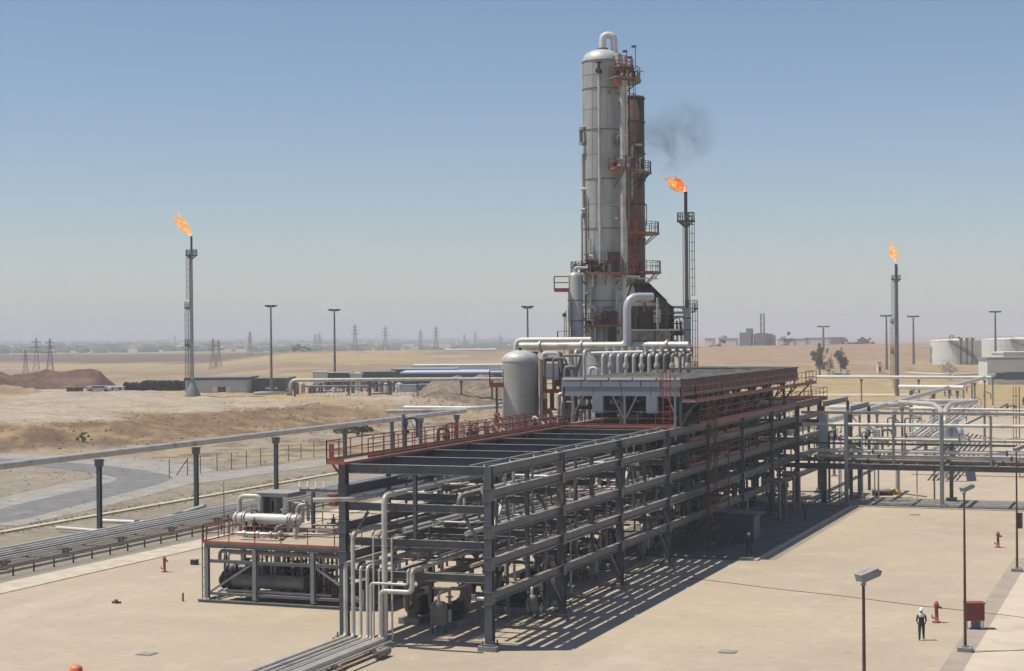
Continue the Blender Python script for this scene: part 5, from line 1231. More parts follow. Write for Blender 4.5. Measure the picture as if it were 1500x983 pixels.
beam(vt, 'red_post', v1+R3*.5+Vector((0,0,6)), v1+R3*.5+Vector((0,0,13.4)), .3, .3, M['red'])
bk = thing('back_platform', 'lower red railed platform between the catwalk and the drum vessel', 'platform', RK(30, W+3, 9))
MB().slab([(RK(0,W+4.6).x, P0.y+24), (RK(0,W+1.2).x, P0.y+24), (RK(0,W+1.2).x, P0.y+41), (RK(0,W+4.6).x, P0.y+41)], 9.3, 9.38).build('platform_deck', M['deck'], bk)
for s0_ in (24, 29.6, 35.3, 41): railing(bk, [RK(s0_, W+1.2, 9.4), RK(s0_, W+4.6, 9.4)], h=1.2, step=1.1)
for w_ in (1.2, 4.6): railing(bk, [RK(24, W+w_, 9.4), RK(41, W+w_, 9.4)], h=1.2, step=1.4)
for s0_ in (24, 32, 41):
    for w_ in (1.3, 4.5): beam(bk, 'post', RK(s0_, W+w_, 0), RK(s0_, W+w_, 9.28), .2, .2, M['steel'])
rg2 = random.Random(3)
for k in range(16):
    q = RK(rg2.uniform(20, 40), W+rg2.uniform(1.4, 4.4), 9.4 if k % 3 else 7.5); t_ = thing('platform_valve', 'small valve pipe standing behind the red catwalk', 'valve', q, 'valve pipes behind the catwalk')
    MB().tube([q, q+Vector((0,0,rg2.uniform(.7,1.9))), q+Vector((rg2.uniform(.3,.9),0,.8))], .09, 7, bend=.2).build('pipe_stub', M[rg2.choice(('pipe','red','pipedark','white'))], t_); valve(t_, q+Vector((0,0,.5)), .12, M[rg2.choice(('dark','red'))])
# gooseneck vents and stubs beside the catwalk
for k, (px, py, D) in enumerate(((697, 638, 131), (593, 640, 118), (640, 640, 124), (652, 636, 125), (727, 600, 138))):
    b = az(px, D, 0); z1 = zat(px, (625, 612, 628, 620, 590)[k], D); b2 = Vector((b.x,b.y,z1))
    t_ = pipe_obj([b, b2, b2+R3*.8, b2+R3*.8-Vector((0,0,1.4))], .17 if k == 0 else .1, M[('pipedark','steel','brown','red','pipedark')[k]], 'gooseneck pipe rising beside the red catwalk, ' + ('thick, left of the drum', 'far left one', 'brown one in the middle', 'red one in the middle', 'just left of the drum')[k], 'gooseneck pipes beside the catwalk', 8, .35)
    valve(t_, b2-Vector((0,0,1.0)), .12)
b = az(590,118,0); tag(MB().tube([Vector((b.x,b.y,9.2)), Vector((b.x,b.y,zat(590,607,118)))], .12, 8).build('blue_pipe', mat('blue paint', (.08,.16,.32), .5)), 'upright blue pipe behind the catwalk rail', 'pipe')

# ---------------------------------------------------------------- flares
def flare(px, D, ytop, zbase, label, side=-1, skirt=False, r=.29):
    b = az(px, D, zbase); zt_ = zat(px, ytop, D); H = zt_-zbase; t = thing('flare_stack', label, 'flare stack', b, 'gas flare stacks')
    up = lambda z: Vector((b.x, b.y, zbase+z))
    MB().tube([up(0), up(H*.45), up(H-3.2)], [r*1.15, r*.95, r*.72], 16).build('riser', M['pipe'] if skirt else M['pipedark'], t)
    MB().tube([up(H-3.2), up(H-.2), up(H)], [r*.78, r*.78, r*.9], 14).build('burner_tip', M['black'], t)
    if skirt: MB().lathe([(1.75,-.2),(1.75,.5),(.9,2.2),(r*1.15,4.0)], up(0), 16).build('base_cone', M['plinth'], t)
    q = Vector((RT.x, RT.y, 0))*side
    caged_ladder(t, up(2)+q*(r+.5), zt_-H*.42, q, M['steel'], .5)
    caged_ladder(t, up(H*.55)-q*(r+.4)*(.2)+q*(r+.3), zt_-3.5, q, M['steel'], .45)
    ring_deck(t, b, r*.8, 1.2, 0, 330, zt_-4.0, M['steel'], M['dark'], M['steel'])
    for f in (.56, .33): ring_deck(t, b+q*.6, .3, .95, 20 if side > 0 else 140, 160 if side > 0 else 260, zbase+H*f, M['steel'], M['dark'], M['steel'])
    for k in range(3): MB().tube([up(1)+vdir(60+k*60)*(r+.22), up(H-3.4)+vdir(60+k*60)*(r*.8+.16)], .06, 6).build('pilot_line', M['pipedark'], t)
    return up(H)
def flame(base, D, pts, rad, m, label, seed=0):
    """tongues of burning gas: a lumpy main body with a few torn licks"""
    rnd = random.Random(seed); P = [dp(x, y, D) for x, y in pts]; mb = MB()
    def tongue(P, R, n=12):
        Q = []; RR = []
        for i in range(len(P)-1):
            for k in range(5):
                t = k/5; Q.append(P[i].lerp(P[i+1], t)); RR.append(R[i]+(R[i+1]-R[i])*t)
        Q.append(P[-1]); RR.append(R[-1]); o = len(mb.v); mb.tube(Q, RR, n, caps=True)
        for i in range(o, len(mb.v)):
            v = Vector(mb.v[i]); d = noise.noise_vector(v*1.1+Vector((seed,0,0)))*.28 + noise.noise_vector(v*2.6)*.16; mb.v[i] = tuple(v+d)
    tongue(P, rad)
    for k in range(4):
        i = rnd.randrange(1, len(P)-1); a = P[i]; d = (P[i+1]-P[i]).normalized(); s = Vector((rnd.uniform(-1,1)*RT.x, rnd.uniform(-1,1)*RT.y, rnd.uniform(-.2,1)))
        L = rad[i]*1.5; tongue([a, a+(d+s*.7)*L*.6, a+(d*1.4+s)*L], [rad[i]*.6, rad[i]*.35, .03], 8)
    f_ = tag(mb.build('flame', m), label, 'flame')
    mb = MB(); k = max(2, len(P)//2+1); tongue(P[:k+1], [q*.5 for q in rad[:k]]+[.05], 8); mb.build('flame_core', M['core'], f_)
flare(281.5, 353, 346, 4.0, 'flare stack on the far left standing on a concrete cone in open ground', -1, True)
flare(1006, 230, 281, 0, 'flare stack right of the heater, its flame orange and smoky', 1)
flare(1313.5, 440, 387, 0, 'flare stack on the right beyond the pipe bridges', -1, False, .5)
xf = lambda px, py, dpx: px
flame(None, 353, [(279,345),(275,338),(268,330),(261,322),(254,318)], [.25,.65,1.1,.7,.08], M['flame2'], 'pale orange flame blown left from the far left flare stack', 1)
flame(None, 230, [(1003,280),(1001,275),(994,272),(986,270),(981,263),(980,259)], [.22,.55,.8,.65,.35,.05], M['flame'], 'vivid orange flame blown left from the flare stack behind the heater', 2)
flame(None, 440, [(1311.5,384),(1311,378),(1309,373),(1308,367),(1312,364)], [.22,.5,1.15,1.2,.25], M['flame2'], 'yellow orange flame on the right hand flare stack', 3)
def smoke():
    D = 230; P = [dp(x, y, D) for x, y in ((984,257),(983,247),(987,236),(988,224),(980,212),(966,204),(955,198),(996,208),(1008,197),(988,192),(1014,184),(1000,178))]; mb = MB()
    R = [1.0,1.5,2.0,2.5,3.2,3.4,3.0,3.4,3.6,3.4,3.0,2.8]
    for i, (p, r) in enumerate(zip(P, R)):
        mb.lathe([(.01,-1),(.5,-.86),(.86,-.5),(1,0),(.86,.5),(.5,.86),(.01,1)], (0,0,0), 12)
        o = len(mb.v)-7*12
        for k in range(o, len(mb.v)):
            v = Vector(mb.v[k])*r*1.25 + p; mb.v[k] = tuple(v)
    # one hull round the puffs
    lo = Vector((min(v[i] for v in mb.v) for i in range(3))); hi = Vector((max(v[i] for v in mb.v) for i in range(3)))
    c = (lo+hi)/2; d = (hi-lo)
    b = MB(); b.lathe([(.01,-1),(.4,-.93),(.75,-.7),(.97,-.3),(1,.1),(.85,.6),(.5,.92),(.01,1)], (0,0,0), 20)
    b.v = [tuple(c + Vector((x*d.x*.62, y*d.y*.62, z*d.z*.6))) for x, y, z in b.v]
    m = bpy.data.materials.new('thin dark smoke'); m.use_nodes = True; t = m.node_tree; N = t.nodes; L = t.links; N.clear()
    o = N.new('ShaderNodeOutputMaterial'); v = N.new('ShaderNodeVolumePrincipled'); v.inputs['Color'].default_value = (.10,.10,.11,1)
    g = N.new('ShaderNodeNewGeometry'); n = N.new('ShaderNodeTexNoise'); n.inputs['Scale'].default_value = .20; n.inputs['Detail'].default_value = 6; n.inputs['Distortion'].default_value = 1.6
    L.new(g.outputs['Position'], n.inputs['Vector'])
    cr = N.new('ShaderNodeMapRange'); cr.inputs[1].default_value = .40; cr.inputs[2].default_value = .72; cr.inputs[3].default_value = 0; cr.inputs[4].default_value = 1
    L.new(n.outputs[0], cr.inputs[0])
    acc = None
    for p, r in zip(P, R):                           # puffs: density falls off from the middle of each
        dist = N.new('ShaderNodeVectorMath'); dist.operation = 'DISTANCE'; dist.inputs[1].default_value = p; L.new(g.outputs['Position'], dist.inputs[0])
        mr = N.new('ShaderNodeMapRange'); mr.inputs[1].default_value = r*1.25; mr.inputs[2].default_value = r*.2; mr.inputs[3].default_value = 0; mr.inputs[4].default_value = 1; L.new(dist.outputs['Value'], mr.inputs[0])
        if acc is None: acc = mr.outputs[0]
        else:
            a = N.new('ShaderNodeMath'); a.operation = 'MAXIMUM'; L.new(acc, a.inputs[0]); L.new(mr.outputs[0], a.inputs[1]); acc = a.outputs[0]
    mu = N.new('ShaderNodeMath'); mu.operation = 'MULTIPLY'; L.new(acc, mu.inputs[0]); L.new(cr.outputs[0], mu.inputs[1])
    m3 = N.new('ShaderNodeMath'); m3.operation = 'MULTIPLY'; m3.inputs[1].default_value = .21; L.new(mu.outputs[0], m3.inputs[0]); L.new(m3.outputs[0], v.inputs['Density'])
    L.new(v.outputs[0], o.inputs['Volume'])
    tag(b.build('smoke_plume', m), 'thin dark smoke drifting above the middle flare flame', 'smoke', None, 'stuff')
smoke()
# ---------------------------------------------------------------- the cross pipe rack on the right
CY = gp(1380, 745).y; CX0 = gp(1240, 741).x; BX = 9.12; CD = 7.6
cross = thing('cross_pipe_rack', 'lower grey pipe bridge leaving the far end of the main rack towards the right', 'pipe rack', (CX0, CY, 0))
for i in range(6):
    x = CX0 + i*BX
    for j, y in enumerate((CY, CY+CD)):
        beam(cross, 'column', (x, y, .36), (x, y, 9.0 if j == 0 else 6.1), .34, .36, M['steel2'] if j == 0 else M['steel'])
        MB().box((x, y, .18), (1.0, 1.0, .36)).build('footing', M['plinth'], cross)
    for z in (4.15, 6.15): beam(cross, 'cross_beam', (x, CY+.2, z-.45), (x, CY+CD-.2, z-.45), .28, .4, M['steel'])
    if i < 5:
        for j, y in enumerate((CY, CY+CD)):
            beam(cross, 'lower_beam', (x+.2, y, 3.85), (x+BX-.2, y, 3.85), .3, .55, M['steel'])
            beam(cross, 'middle_rail', (x+.2, y, 6.1), (x+BX-.2, y, 6.1), .16, .2, M['steel'])
        beam(cross, 'mid_post', (x+BX/2, CY, 4.15), (x+BX/2, CY, 8.9), .22, .24, M['steel2'])
        beam(cross, 'cross_beam', (x+BX/2, CY+.2, 3.7), (x+BX/2, CY+CD-.2, 3.7), .2, .3, M['steel'])
        beam(cross, 'top_beam', (x-.0, CY, 9.1), (x+BX-.02, CY, 9.1), .28, .28, M['pipe'])
beam(cross, 'top_beam', (CX0-4.4, CY, 9.1), (CX0-.02, CY, 9.1), .28, .28, M['pipe'])
beam(cross, 'lower_beam', (CX0-5, CY, 3.85), (CX0-.2, CY, 3.85), .3, .55, M['steel']); beam(cross, 'middle_rail', (CX0-4.6, CY, 6.1), (CX0-.2, CY, 6.1), .16, .2, M['steel'])
XE = CX0 + 5*BX + 1
for k, (y, z, r, m_, lb) in enumerate(((.9,7.9,.17,'white','high white pipe carried alone above the pipe bridge on the right'), (.6,5.35,.2,'white','upper bright pipe of the pair on the near side of the pipe bridge'),
    (.35,4.85,.17,'pipe','lower bright pipe of the pair on the near side of the pipe bridge'), (1.4,4.4,.2,'pipedark','dark pipe behind the bright pair on the pipe bridge'), (2.3,4.45,.28,'pipe','thick grey pipe in the middle of the pipe bridge'),
    (3.3,4.35,.14,'white','slim white pipe in the middle of the pipe bridge'), (4.3,4.4,.22,'pipedark','thick weathered pipe toward the rear of the pipe bridge'), (5.2,4.35,.12,'pipe','slim grey pipe toward the rear of the pipe bridge'), (6.4,4.4,.2,'white','rear pale pipe of the pipe bridge'),
    (3.0,6.35,.16,'pipe','grey pipe on the upper level of the pipe bridge'), (5.4,6.35,.12,'pipedark','dark slim pipe on the upper level of the pipe bridge'))):
    pipe_obj([(CX0-4.5+(k % 3)*.7, CY+y, z), (XE, CY+y, z)], r, M[m_], lb, 'pipes of the cross bridge', 10, flanges=4, fl_mat=M['dark'] if k in (1,2,3) else None)
random.seed(21)
for k in range(22):
    x = CX0-3+random.random()*26; y = CY+random.uniform(.8, 6.8); z = random.choice((4.4, 6.3)); r = random.choice((.06,.09,.12)); x2 = x+random.uniform(-1.5,1.5)
    t_ = pipe_obj([(x, y, z), (x, y, z+random.uniform(.5,1.3)), (x2, y, z+.8), (x2, y, z-.1 if k % 2 else .2)], r, M[random.choice(('pipe','pipedark','pipe','white'))], 'short branch pipe on the pipe bridge at right', 'branch pipes on the cross bridge', 7)
    if k % 2 == 0: valve(t_, (x, y, z+.3), r*1.1)
# grey upright duct at the junction
q = gp(1196, 742); t_ = thing('junction_duct', 'wide grey upright duct where main rack and pipe bridge meet', 'duct', (q.x, q.y+4, 0))
MB().box((q.x, q.y+4, 6.2), (.85,.85,5.2)).build('duct', M['grey'], t_); MB().box((q.x, q.y+4, 1.8), (.5,.5,3.6)).build('support', M['steel'], t_)
for k, (w_, s0_, s1_, z) in enumerate(((-2.2, 84, 98, 9.8), (-4.6, 86, 97, 9.3))):
    t_ = thing('link_frame', 'dark open frame beam joining rack and pipe bridge, ' + ('left','right')[k], 'frame', RK(s0_, w_, 0), 'link frames')
    beam(t_, 'beam', RK(s0_, w_, z), RK(s1_, w_, z), .3, .5, M['steel'])
    for s_ in (s0_, s1_): beam(t_, 'post', RK(s_, w_, .1), RK(s_, w_, z-.25), .28, .3, M['steel'])
# yellow valve with dark pipe under the bridge
q = gp(1308, 722, .5); q0 = gp(1278, 722, .5); t_ = pipe_obj([q0, q], .3, M['dark'], 'dark pipe stub with a yellow valve on the concrete under the pipe bridge', None, 12)
MB().lathe([(.2,-.3),(.5,-.1),(.5,.1),(.2,.3)], q+Vector((.3,0,.1)), 12).build('valve_body', M['yellow'], t_); MB().tube([q+Vector((.5,0,.3)), q+Vector((.5,0,2.6))], .22, 10).build('upright_pipe', M['pipe'], t_)
MB().tube([q+Vector((.6,0,0)), q+Vector((3.4,0,-.3))], .06, 6).build('lever', M['dark'], t_)
# ---------------------------------------------------------------- pipeways beyond the bridge
PZ2 = 6.7
def pline(label, pts, z, r, m, posts=(), grp=None, pm='pipedark', flanges=0, drop=0):
    P = [gp(x, y, z) for x, y in pts]
    if drop: P.append(P[-1]-Vector((0,0,drop)))
    pipe_obj(P, r, M[m], label, None, 12, r*3, 'overhead_pipe', flanges=flanges)
    for f in posts:
        q = P[0].lerp(P[-1], f); post_support(q, z-r, 'dark post carrying the ' + grp[0] + (', near end', ', second', ', third', ', fourth', ', fifth', ', sixth', ', seventh', ', eighth', ', ninth')[list(posts).index(f)], grp[1], pm, .16)
pline('long pale pipe rising diagonally away on posts beyond the pipe bridge', [(1150,634),(1457,549)], PZ2, .36, 'pipe', (.12,.26,.40,.52,.62,.72,.81,.90,.98), ('diagonal pale pipe', 'posts of the diagonal pipe'))
pline('far horizontal pipe on thin posts right of the air cooler', [(1180,552),(1452,553)], PZ2, .36, 'white', (.03,.31,.62,.9), ('far horizontal pipe', 'posts of the far pipe'))
pline('short white pipe ending beside the right flare foot', [(1317,567),(1412,568)], PZ2, .45, 'white', (.2,.55,.9), ('short white pipe', 'posts of the short white pipe'))
pline('white pipe joining the diagonal pipe above the pipe bridge', [(1250,593),(1318,593),(1345,588),(1425,588)], PZ2, .4, 'pipe', (.05,.4,.75), ('joining white pipe', 'posts of the joining pipe'))
pline('curved pale pipe turning down beside the bridge, left branch', [(1318,589),(1368,592),(1378,600),(1379,612)], 7.2, .32, 'pipe', drop=6.8)
pline('curved pale pipe turning down beside the bridge, right branch', [(1430,588),(1392,592),(1385,600),(1384,612)], 7.2, .32, 'pipe', drop=6.8)
pline('low pale pipe along the ground in front of the tanks', [(1322,546),(1400,549),(1510,545)], 1.2, .35, 'white')
pline('second low pipe along the ground in front of the tanks', [(1335,539),(1510,541)], 1.0, .3, 'pipe')
pline('grey pipe cutting across the bridge end toward the right edge', [(1290,598),(1510,601)], 5.4, .22, 'pipe', (.1,.4,.7), ('grey crossing pipe', 'posts of the grey crossing pipe'))
pline('bright pipe at ground level behind the bridge', [(1215,597),(1330,597),(1510,606)], 1.0, .4, 'white')
hv = dp(1376, 638, 212); hvessel('drum', hv, 5.2, 1.25, 'X', mat('pale blue grey cladding', (.44,.48,.50), .5, .1, .06, 1), 'pale blue horizontal drum seen through the pipe bridge', 'vessel', 24, True, M['steel2'])
random.seed(31)
for k in range(7):
    a = gp(1400+k*6, 590+k*.8, 5.0); b = gp(1330+k*7, 640, 5.0)
    pipe_obj([a, b], .12+.03*(k % 3), M[('pipe','pipedark','white')[k % 3]], 'slanting pipe of the bundle beyond the bridge, %s from left' % un[k], 'slanting pipe bundle', 8)
for k in range(26):
    px = random.uniform(1190, 1400); py = random.uniform(640, 668); b = gp(px, py, 0); h = random.uniform(1.5, 5)
    t_ = pipe_obj([b, b+Vector((0,0,h)), b+Vector((random.uniform(.8,2.2),0,h)), b+Vector((1.2,random.uniform(1,4),h-.8))], random.choice((.08,.12,.16)), M[random.choice(('pipe','pipedark','steel','white'))], 'upright bent pipe in the thicket behind the pipe bridge', 'upright pipes behind the bridge', 7)
    if k % 3 == 0: valve(t_, b+Vector((0,0,h*.6)), .12, M[random.choice(('dark','red','dark'))])
for k in range(16):
    b = gp(1330+k*11+random.uniform(-4,4), random.uniform(570, 620), 0)
    t_ = pipe_obj([b, b+Vector((0,0,random.uniform(1,2.4))), b+Vector((1.5,0,1.5)), b+Vector((1.5,0,.2))], .14, M[random.choice(('pipe','pipedark','dark'))], 'small valve pipe on the ground among the right hand pipeways', 'small valve pipes on the ground', 7)
    valve(t_, b+Vector((0,0,.9)), .16)
for k, (x0, x1, y_) in enumerate(((1195, 1345, 597), (1290, 1360, 580), (1180, 1300, 580))):
    a, b = gp(x0, y_), gp(x1, y_); sheet('pale_slab', [a, b, b+Vector((0,14,0)), a+Vector((0,14,0))], .05+.01*k, m_light)
rk_ = gp(1494, 700); t_ = thing('red_cage_ladder', 'red caged ladder at the right picture edge behind the lamp post', 'ladder', rk_)
caged_ladder(t_, rk_, 10.5, (-1,0,0), M['hydrant'], .6)

# ---------------------------------------------------------------- masts, pylons
def light_mast(px, D, ytop, label, heads=6, ybase=None):
    b = tground(px, D); zt_ = zat(px, ytop, D); t = thing('floodlight_mast', label, 'light mast', b, 'tall floodlight masts')
    k = D/400
    MB().tube([b, Vector((b.x,b.y,zt_))], [.30*k+.06, .14*k+.04], 8).build('pole', M['pipedark'], t)
    MB().lathe([(1.0*k,-.1),(1.05*k,0),(1.0*k,.1),(.2,.1),(.2,-.1),(1.0*k,-.1)], (b.x,b.y,zt_-.4), 14, 'Z', False).build('head_ring', M['steel'], t)
    mb = MB()
    for q in range(heads):
        p = Vector((b.x,b.y,zt_-.15))+vdir(q*360/heads)*1.15*k; mb.box(tuple(p), (.55*k,.4*k,.35*k), q)
    mb.build('floodlights', M['dark'], t); return t
for px, D, y_, lb in ((397,385,447,'tall floodlight mast behind the long grey hall, left of centre'), (490,440,453,'tall floodlight mast rising behind the pump sheds'), (773,300,448,'floodlight mast directly above the drum vessel'),
    (1298.5,650,462,'floodlight mast just left of the right flare stack'), (1338,700,463,'floodlight mast right of the right flare stack'), (1458,640,456,'floodlight mast in front of the right hand tank'), (1206,1000,478,'thin mast beside the two trees on the right')):
    light_mast(px, D, y_, lb)
def pylon_mesh():
    mb = MB(); H = 1.0
    hw = lambda z: .11*(1-z)**1.25+.012
    lv = [0,.16,.3,.42,.53,.63,.72,.8,.87,.94,1.0]
    cor = lambda z: [Vector((sx_*hw(z), sy_*hw(z), z)) for sx_, sy_ in ((-1,-1),(1,-1),(1,1),(-1,1))]
    for a, b in zip(lv, lv[1:]):
        A, B = cor(a), cor(b)
        for i in range(4):
            mb.bar(A[i], B[i], .011); mb.bar(A[i], B[(i+1) % 4], .006); mb.bar(A[(i+1) % 4], B[i], .006)
    body = mb.mesh('lattice_body', M['pylon']); am = MB()
    for z, l in ((.66,.17),(.78,.14),(.90,.12)):
        for s in (-1, 1): am.bar((0,0,z+.03), (s*l,0,z), .011); am.bar((0,0,z-.01), (s*l,0,z), .009); am.bar((s*l,0,z), (s*l,0,z-.035), .008)
    return body, am.mesh('cross_arms', M['pylon'])
pb, pa = pylon_mesh()
PY = [(37,870,512,'shortest of the three pylons over the red earth bank'),(53,830,495,'middle one of the three pylons over the red earth bank'),(73,850,496,'right one of the three pylons over the red earth bank'),
 (312,1000,496,'pylon just right of the left flare stack, nearer of two'),(320,1050,498,'pylon just right of the left flare stack, farther of two'),(366,1500,485,'pylon left of the tall floodlight mast'),
 (462,1900,489,'left one of the close pair of pylons between two masts'),(468,1850,487,'right one of the close pair of pylons between two masts'),(520,1500,475,'tallest pylon right of the second floodlight mast'),(564.5,1650,478,'pylon second to the right of the second mast'),
 (616,1800,483,'pylon above the middle of the pale hill'),(638.5,1700,478,'pylon right of the one above the middle hill'),(680,2600,489,'faint pylon above the long white roof'),(696,2300,486,'faint pylon right of the one above the white roof'),(733,2500,490,'faint last pylon before the drum vessel'),(256,3200,490,'very faint pylon near the left flare')]
for px, D, y_, lb in PY:
    b = tground(px, D); b.z -= .5; H = zat(px, y_, D)-b.z; t = thing('power_pylon', lb, 'pylon', b, 'power pylons on the plain', random.uniform(-.4,.4)+YAW)
    for nm, me in (('lattice_body', pb), ('cross_arms', pa)):
        o = bpy.data.objects.new(nm, me); COL.objects.link(o); o.parent = t; o.scale = (H*.85, H*.85, H)
# ---------------------------------------------------------------- sheds and buildings on the plateau
def shed(label, px0, px1, D, ytop, ybot=None, depth=10, wall='grey', roof='steel2', rf=.5, wins=(), z0=None, name='shed', over=.3, pitch=0.0, cat='building'):
    a, b = tground(px0, D), tground(px1, D); z0 = min(a.z, b.z)-.3 if z0 is None else z0; zt_ = zat((px0+px1)/2, ytop, D); L_ = Vector((b.x-a.x, b.y-a.y, 0)).length
    u = Vector((b.x-a.x, b.y-a.y, 0)).normalized(); v = Vector((-u.y, u.x, 0)); c = (a+b)/2 + v*depth/2; rz = math.atan2(u.y, u.x)
    t = thing(name, label, cat, (c.x, c.y, z0)); H = zt_-z0
    MB().box((c.x, c.y, z0+(H-rf)/2), (L_, depth, H-rf), rz).build('wall', M[wall], t)
    r = MB(); n = 2*over
    e = [c+u*sx_*(L_/2+over)+v*sy_*(depth/2+over) for sx_, sy_ in ((-1,-1),(1,-1),(1,1),(-1,1))]; m0 = (e[0]+e[3])/2; m1 = (e[1]+e[2])/2; zr = zt_-rf
    if pitch: r.add([(*p[:2], zr) for p in e]+[(*m0[:2], zr+rf+pitch), (*m1[:2], zr+rf+pitch)], [(0,1,5,4),(2,3,4,5),(0,4,3),(1,2,5),(3,2,1,0)])
    else: r.slab(e, zr+.003, zt_)
    r.build('roof', M[roof], t)
    for f, wz, ww, wh, m_ in wins:
        p = c-v*(depth/2+.02)+u*(f-.5)*L_; o = MB().box((p.x, p.y, z0+H*wz), (ww, .12, wh), rz).build('window' if m_ == 'glass' else 'door', M[m_], t)
        fr = MB(); fr.box((p.x-v.x*.03, p.y-v.y*.03, z0+H*wz+wh/2), (ww+.15, .16, .08), rz).build('frame', M['bwhite'], o) if ww > .9 else None
    # sheet ribs on the wall
    rb = MB(); k = 0
    while k*1.5 < L_: p = c-v*(depth/2+.03)+u*(k*1.5-L_/2); rb.box((p.x,p.y,z0+(H-rf)/2), (.07,.06,H-rf), rz); k += 1
    rbo = rb.build('ribs', M[wall], t); rbo['kind'] = 'stuff'
    return t
shed('long low pale grey hall with a dark roof edge behind the left flare foot', 271, 361, 385, 553, depth=16, wall='grey', roof='bdark', rf=.6, wins=((.48,.22,1.2,1.6,'bwhite'),(.56,.22,.9,1.5,'glass'),(.62,.22,.9,1.5,'glass'),(.7,.22,1.0,1.5,'bwhite')))
shed('charcoal hall standing right of the long pale hall', 361, 418, 392, 554, depth=16, wall='bdark', roof='bdark', rf=.4, wins=((.55,.28,1.2,.5,'bwhite'),(.75,.28,.6,.5,'bwhite')))
shed('white site cabin with four small windows by the earth bank', 141, 181, 398, 566, depth=3, wall='bwhite', roof='bwhite', rf=.25, name='site_cabin', wins=((.12,.6,.5,.6,'glass'),(.35,.6,.6,.6,'glass'),(.55,.6,.6,.6,'glass'),(.85,.6,.6,.6,'glass')))
shed('small white round ended cabin left of the site cabin', 127, 134, 392, 566, depth=2.5, wall='bwhite', roof='bwhite', rf=.2, name='site_cabin')
shed('pale square block building standing behind the overhead pipe', 458, 477, 395, 544, depth=4, wall='bwhite', roof='bwhite', rf=.2)
shed('dark low shed right of the pale square block', 478, 512, 405, 546, depth=8, wall='bdark', roof='steel', rf=.3)
shed('pale narrow block between the dark sheds', 513, 528, 395, 547, depth=4, wall='bwhite', roof='grey', rf=.3)
shed('dark long shed roof right of the pale narrow block', 530, 574, 405, 544.5, depth=10, wall='bdark', roof='bdark', rf=.8)
shed('grey tank bund wall below the pale square block', 452, 500, 380, 572, depth=3, wall='grey', roof='grey', rf=.1, name='bund_wall', cat='wall')
shed('low grey container right of the pumps on the plateau', 588, 612, 380, 564, depth=5, wall='grey', roof='panel', rf=.15, name='container', cat='container')
shed('low grey container, right hand end, at the rubble slope', 613, 634, 386, 563, depth=5, wall='grey', roof='panel', rf=.15, name='container', cat='container')
shed('long low hall with a pale blue roof behind the drum vessel', 590, 737, 425, 545, depth=26, wall='bdark', roof='blue', rf=.35, wins=[(.05+.09*k,.35,1.6,1.2,'glass' if k % 2 else 'bwhite') for k in range(11)], over=.8)
shed('grey roofed part in front of the blue roofed hall', 574, 668, 450, 540.5, depth=20, wall='bdark', roof='steel', rf=.5)
shed('long white hall behind the blue roofed hall', 604, 736, 500, 534.5, depth=16, wall='bwhite', roof='bwhite', rf=.3)
shed('large distant low white roof on the crest of the pale hill', 650, 726, 1250, 512, depth=60, wall='bwhite', roof='bwhite', rf=1.2)
shed('white flat roofed control building at the right edge', 1470, 1530, 560, 515.5, depth=14, wall='bwhite', roof='bwhite', rf=.5, wins=((.25,.4,3.5,1.6,'glass'),(.55,.4,3.5,1.6,'glass')))
shed('lower wing of the white control building, in front', 1446, 1530, 520, 523.5, depth=10, wall='bwhite', roof='panel', rf=.7, wins=((.2,.35,3,2.0,'glass'),(.42,.35,5,2.4,'glass'),(.68,.35,5,2.4,'glass')))
shed('tiny white hut in the field left of the right flare', 1286, 1291, 620, 529, depth=3, wall='bwhite', roof='bwhite', rf=.2, name='hut', wins=((.5,.4,.7,1.6,'glass'),))
# pumps and tanks among the sheds
random.seed(41)
for k in range(18):
    px = 424+k*9.5+random.uniform(-3,3); D = random.uniform(374, 384); b = tground(px, D); h = random.uniform(1.5, 3.6); r = random.uniform(.25,.7)
    t_ = thing('plateau_pump', 'small tank with bent pipe in the row under the plateau pipe', 'pump', b, 'dark pumps on the plateau')
    MB().lathe([(r,0),(r,h*.8),(r*.7,h*.9),(.01,h*.95)], b, 12).build('body', M[random.choice(('dark','pipedark','bdark','grey'))], t_)
    MB().tube([b+Vector((0,0,h*.7)), b+Vector((1.3,0,h*.7)), b+Vector((1.3,0,0))], .12, 6).build('pipe_branch', M['pipedark'], t_)
zp = zat(500, 556.5, 362)
pp = [az(425, 362, zp-2.7), az(425, 362, zp), az(600, 362, zp), az(742, 362, zat(742,555,362))]; pp = [az(372, 362, 4.6), az(424, 362, 4.8)] + [az(424,362,4.8)+Vector((0.01,0,.01)), *pp[1:]]
pipe_obj(pp, .38, M['pipe'], 'long pale pipe on posts across the plateau behind the embankment', None, 10, 1.2, 'overhead_pipeline')
for k, px in enumerate((431, 510, 541, 569, 611, 675, 720)):
    q = az(px, 362, 0); post_support(Vector((q.x,q.y,0)), zp-.2, 'grey post under the long plateau pipe, %s from left' % un[k], 'posts under the plateau pipe', 'steel', .17)
pipe_obj([az(440,371,zp-1.6), az(560,371,zp-1.6)], .2, M['pipedark'], 'thin dark pipe below the long plateau pipe', None, 8)
t_ = thing('frame_rack', 'small dark open steel frame under the plateau pipe', 'frame', az(556,365,4))
for px in (540, 572):
    for D in (364, 369): beam(t_, 'post', tground(px, D), az(px, D, zp-.5), .28, .28, M['steel'], 'box')
for z in (4.3, zp-1.2): beam(t_, 'beam', az(540,364,z), az(572,364,z), .28, .3, M['steel'], 'box')

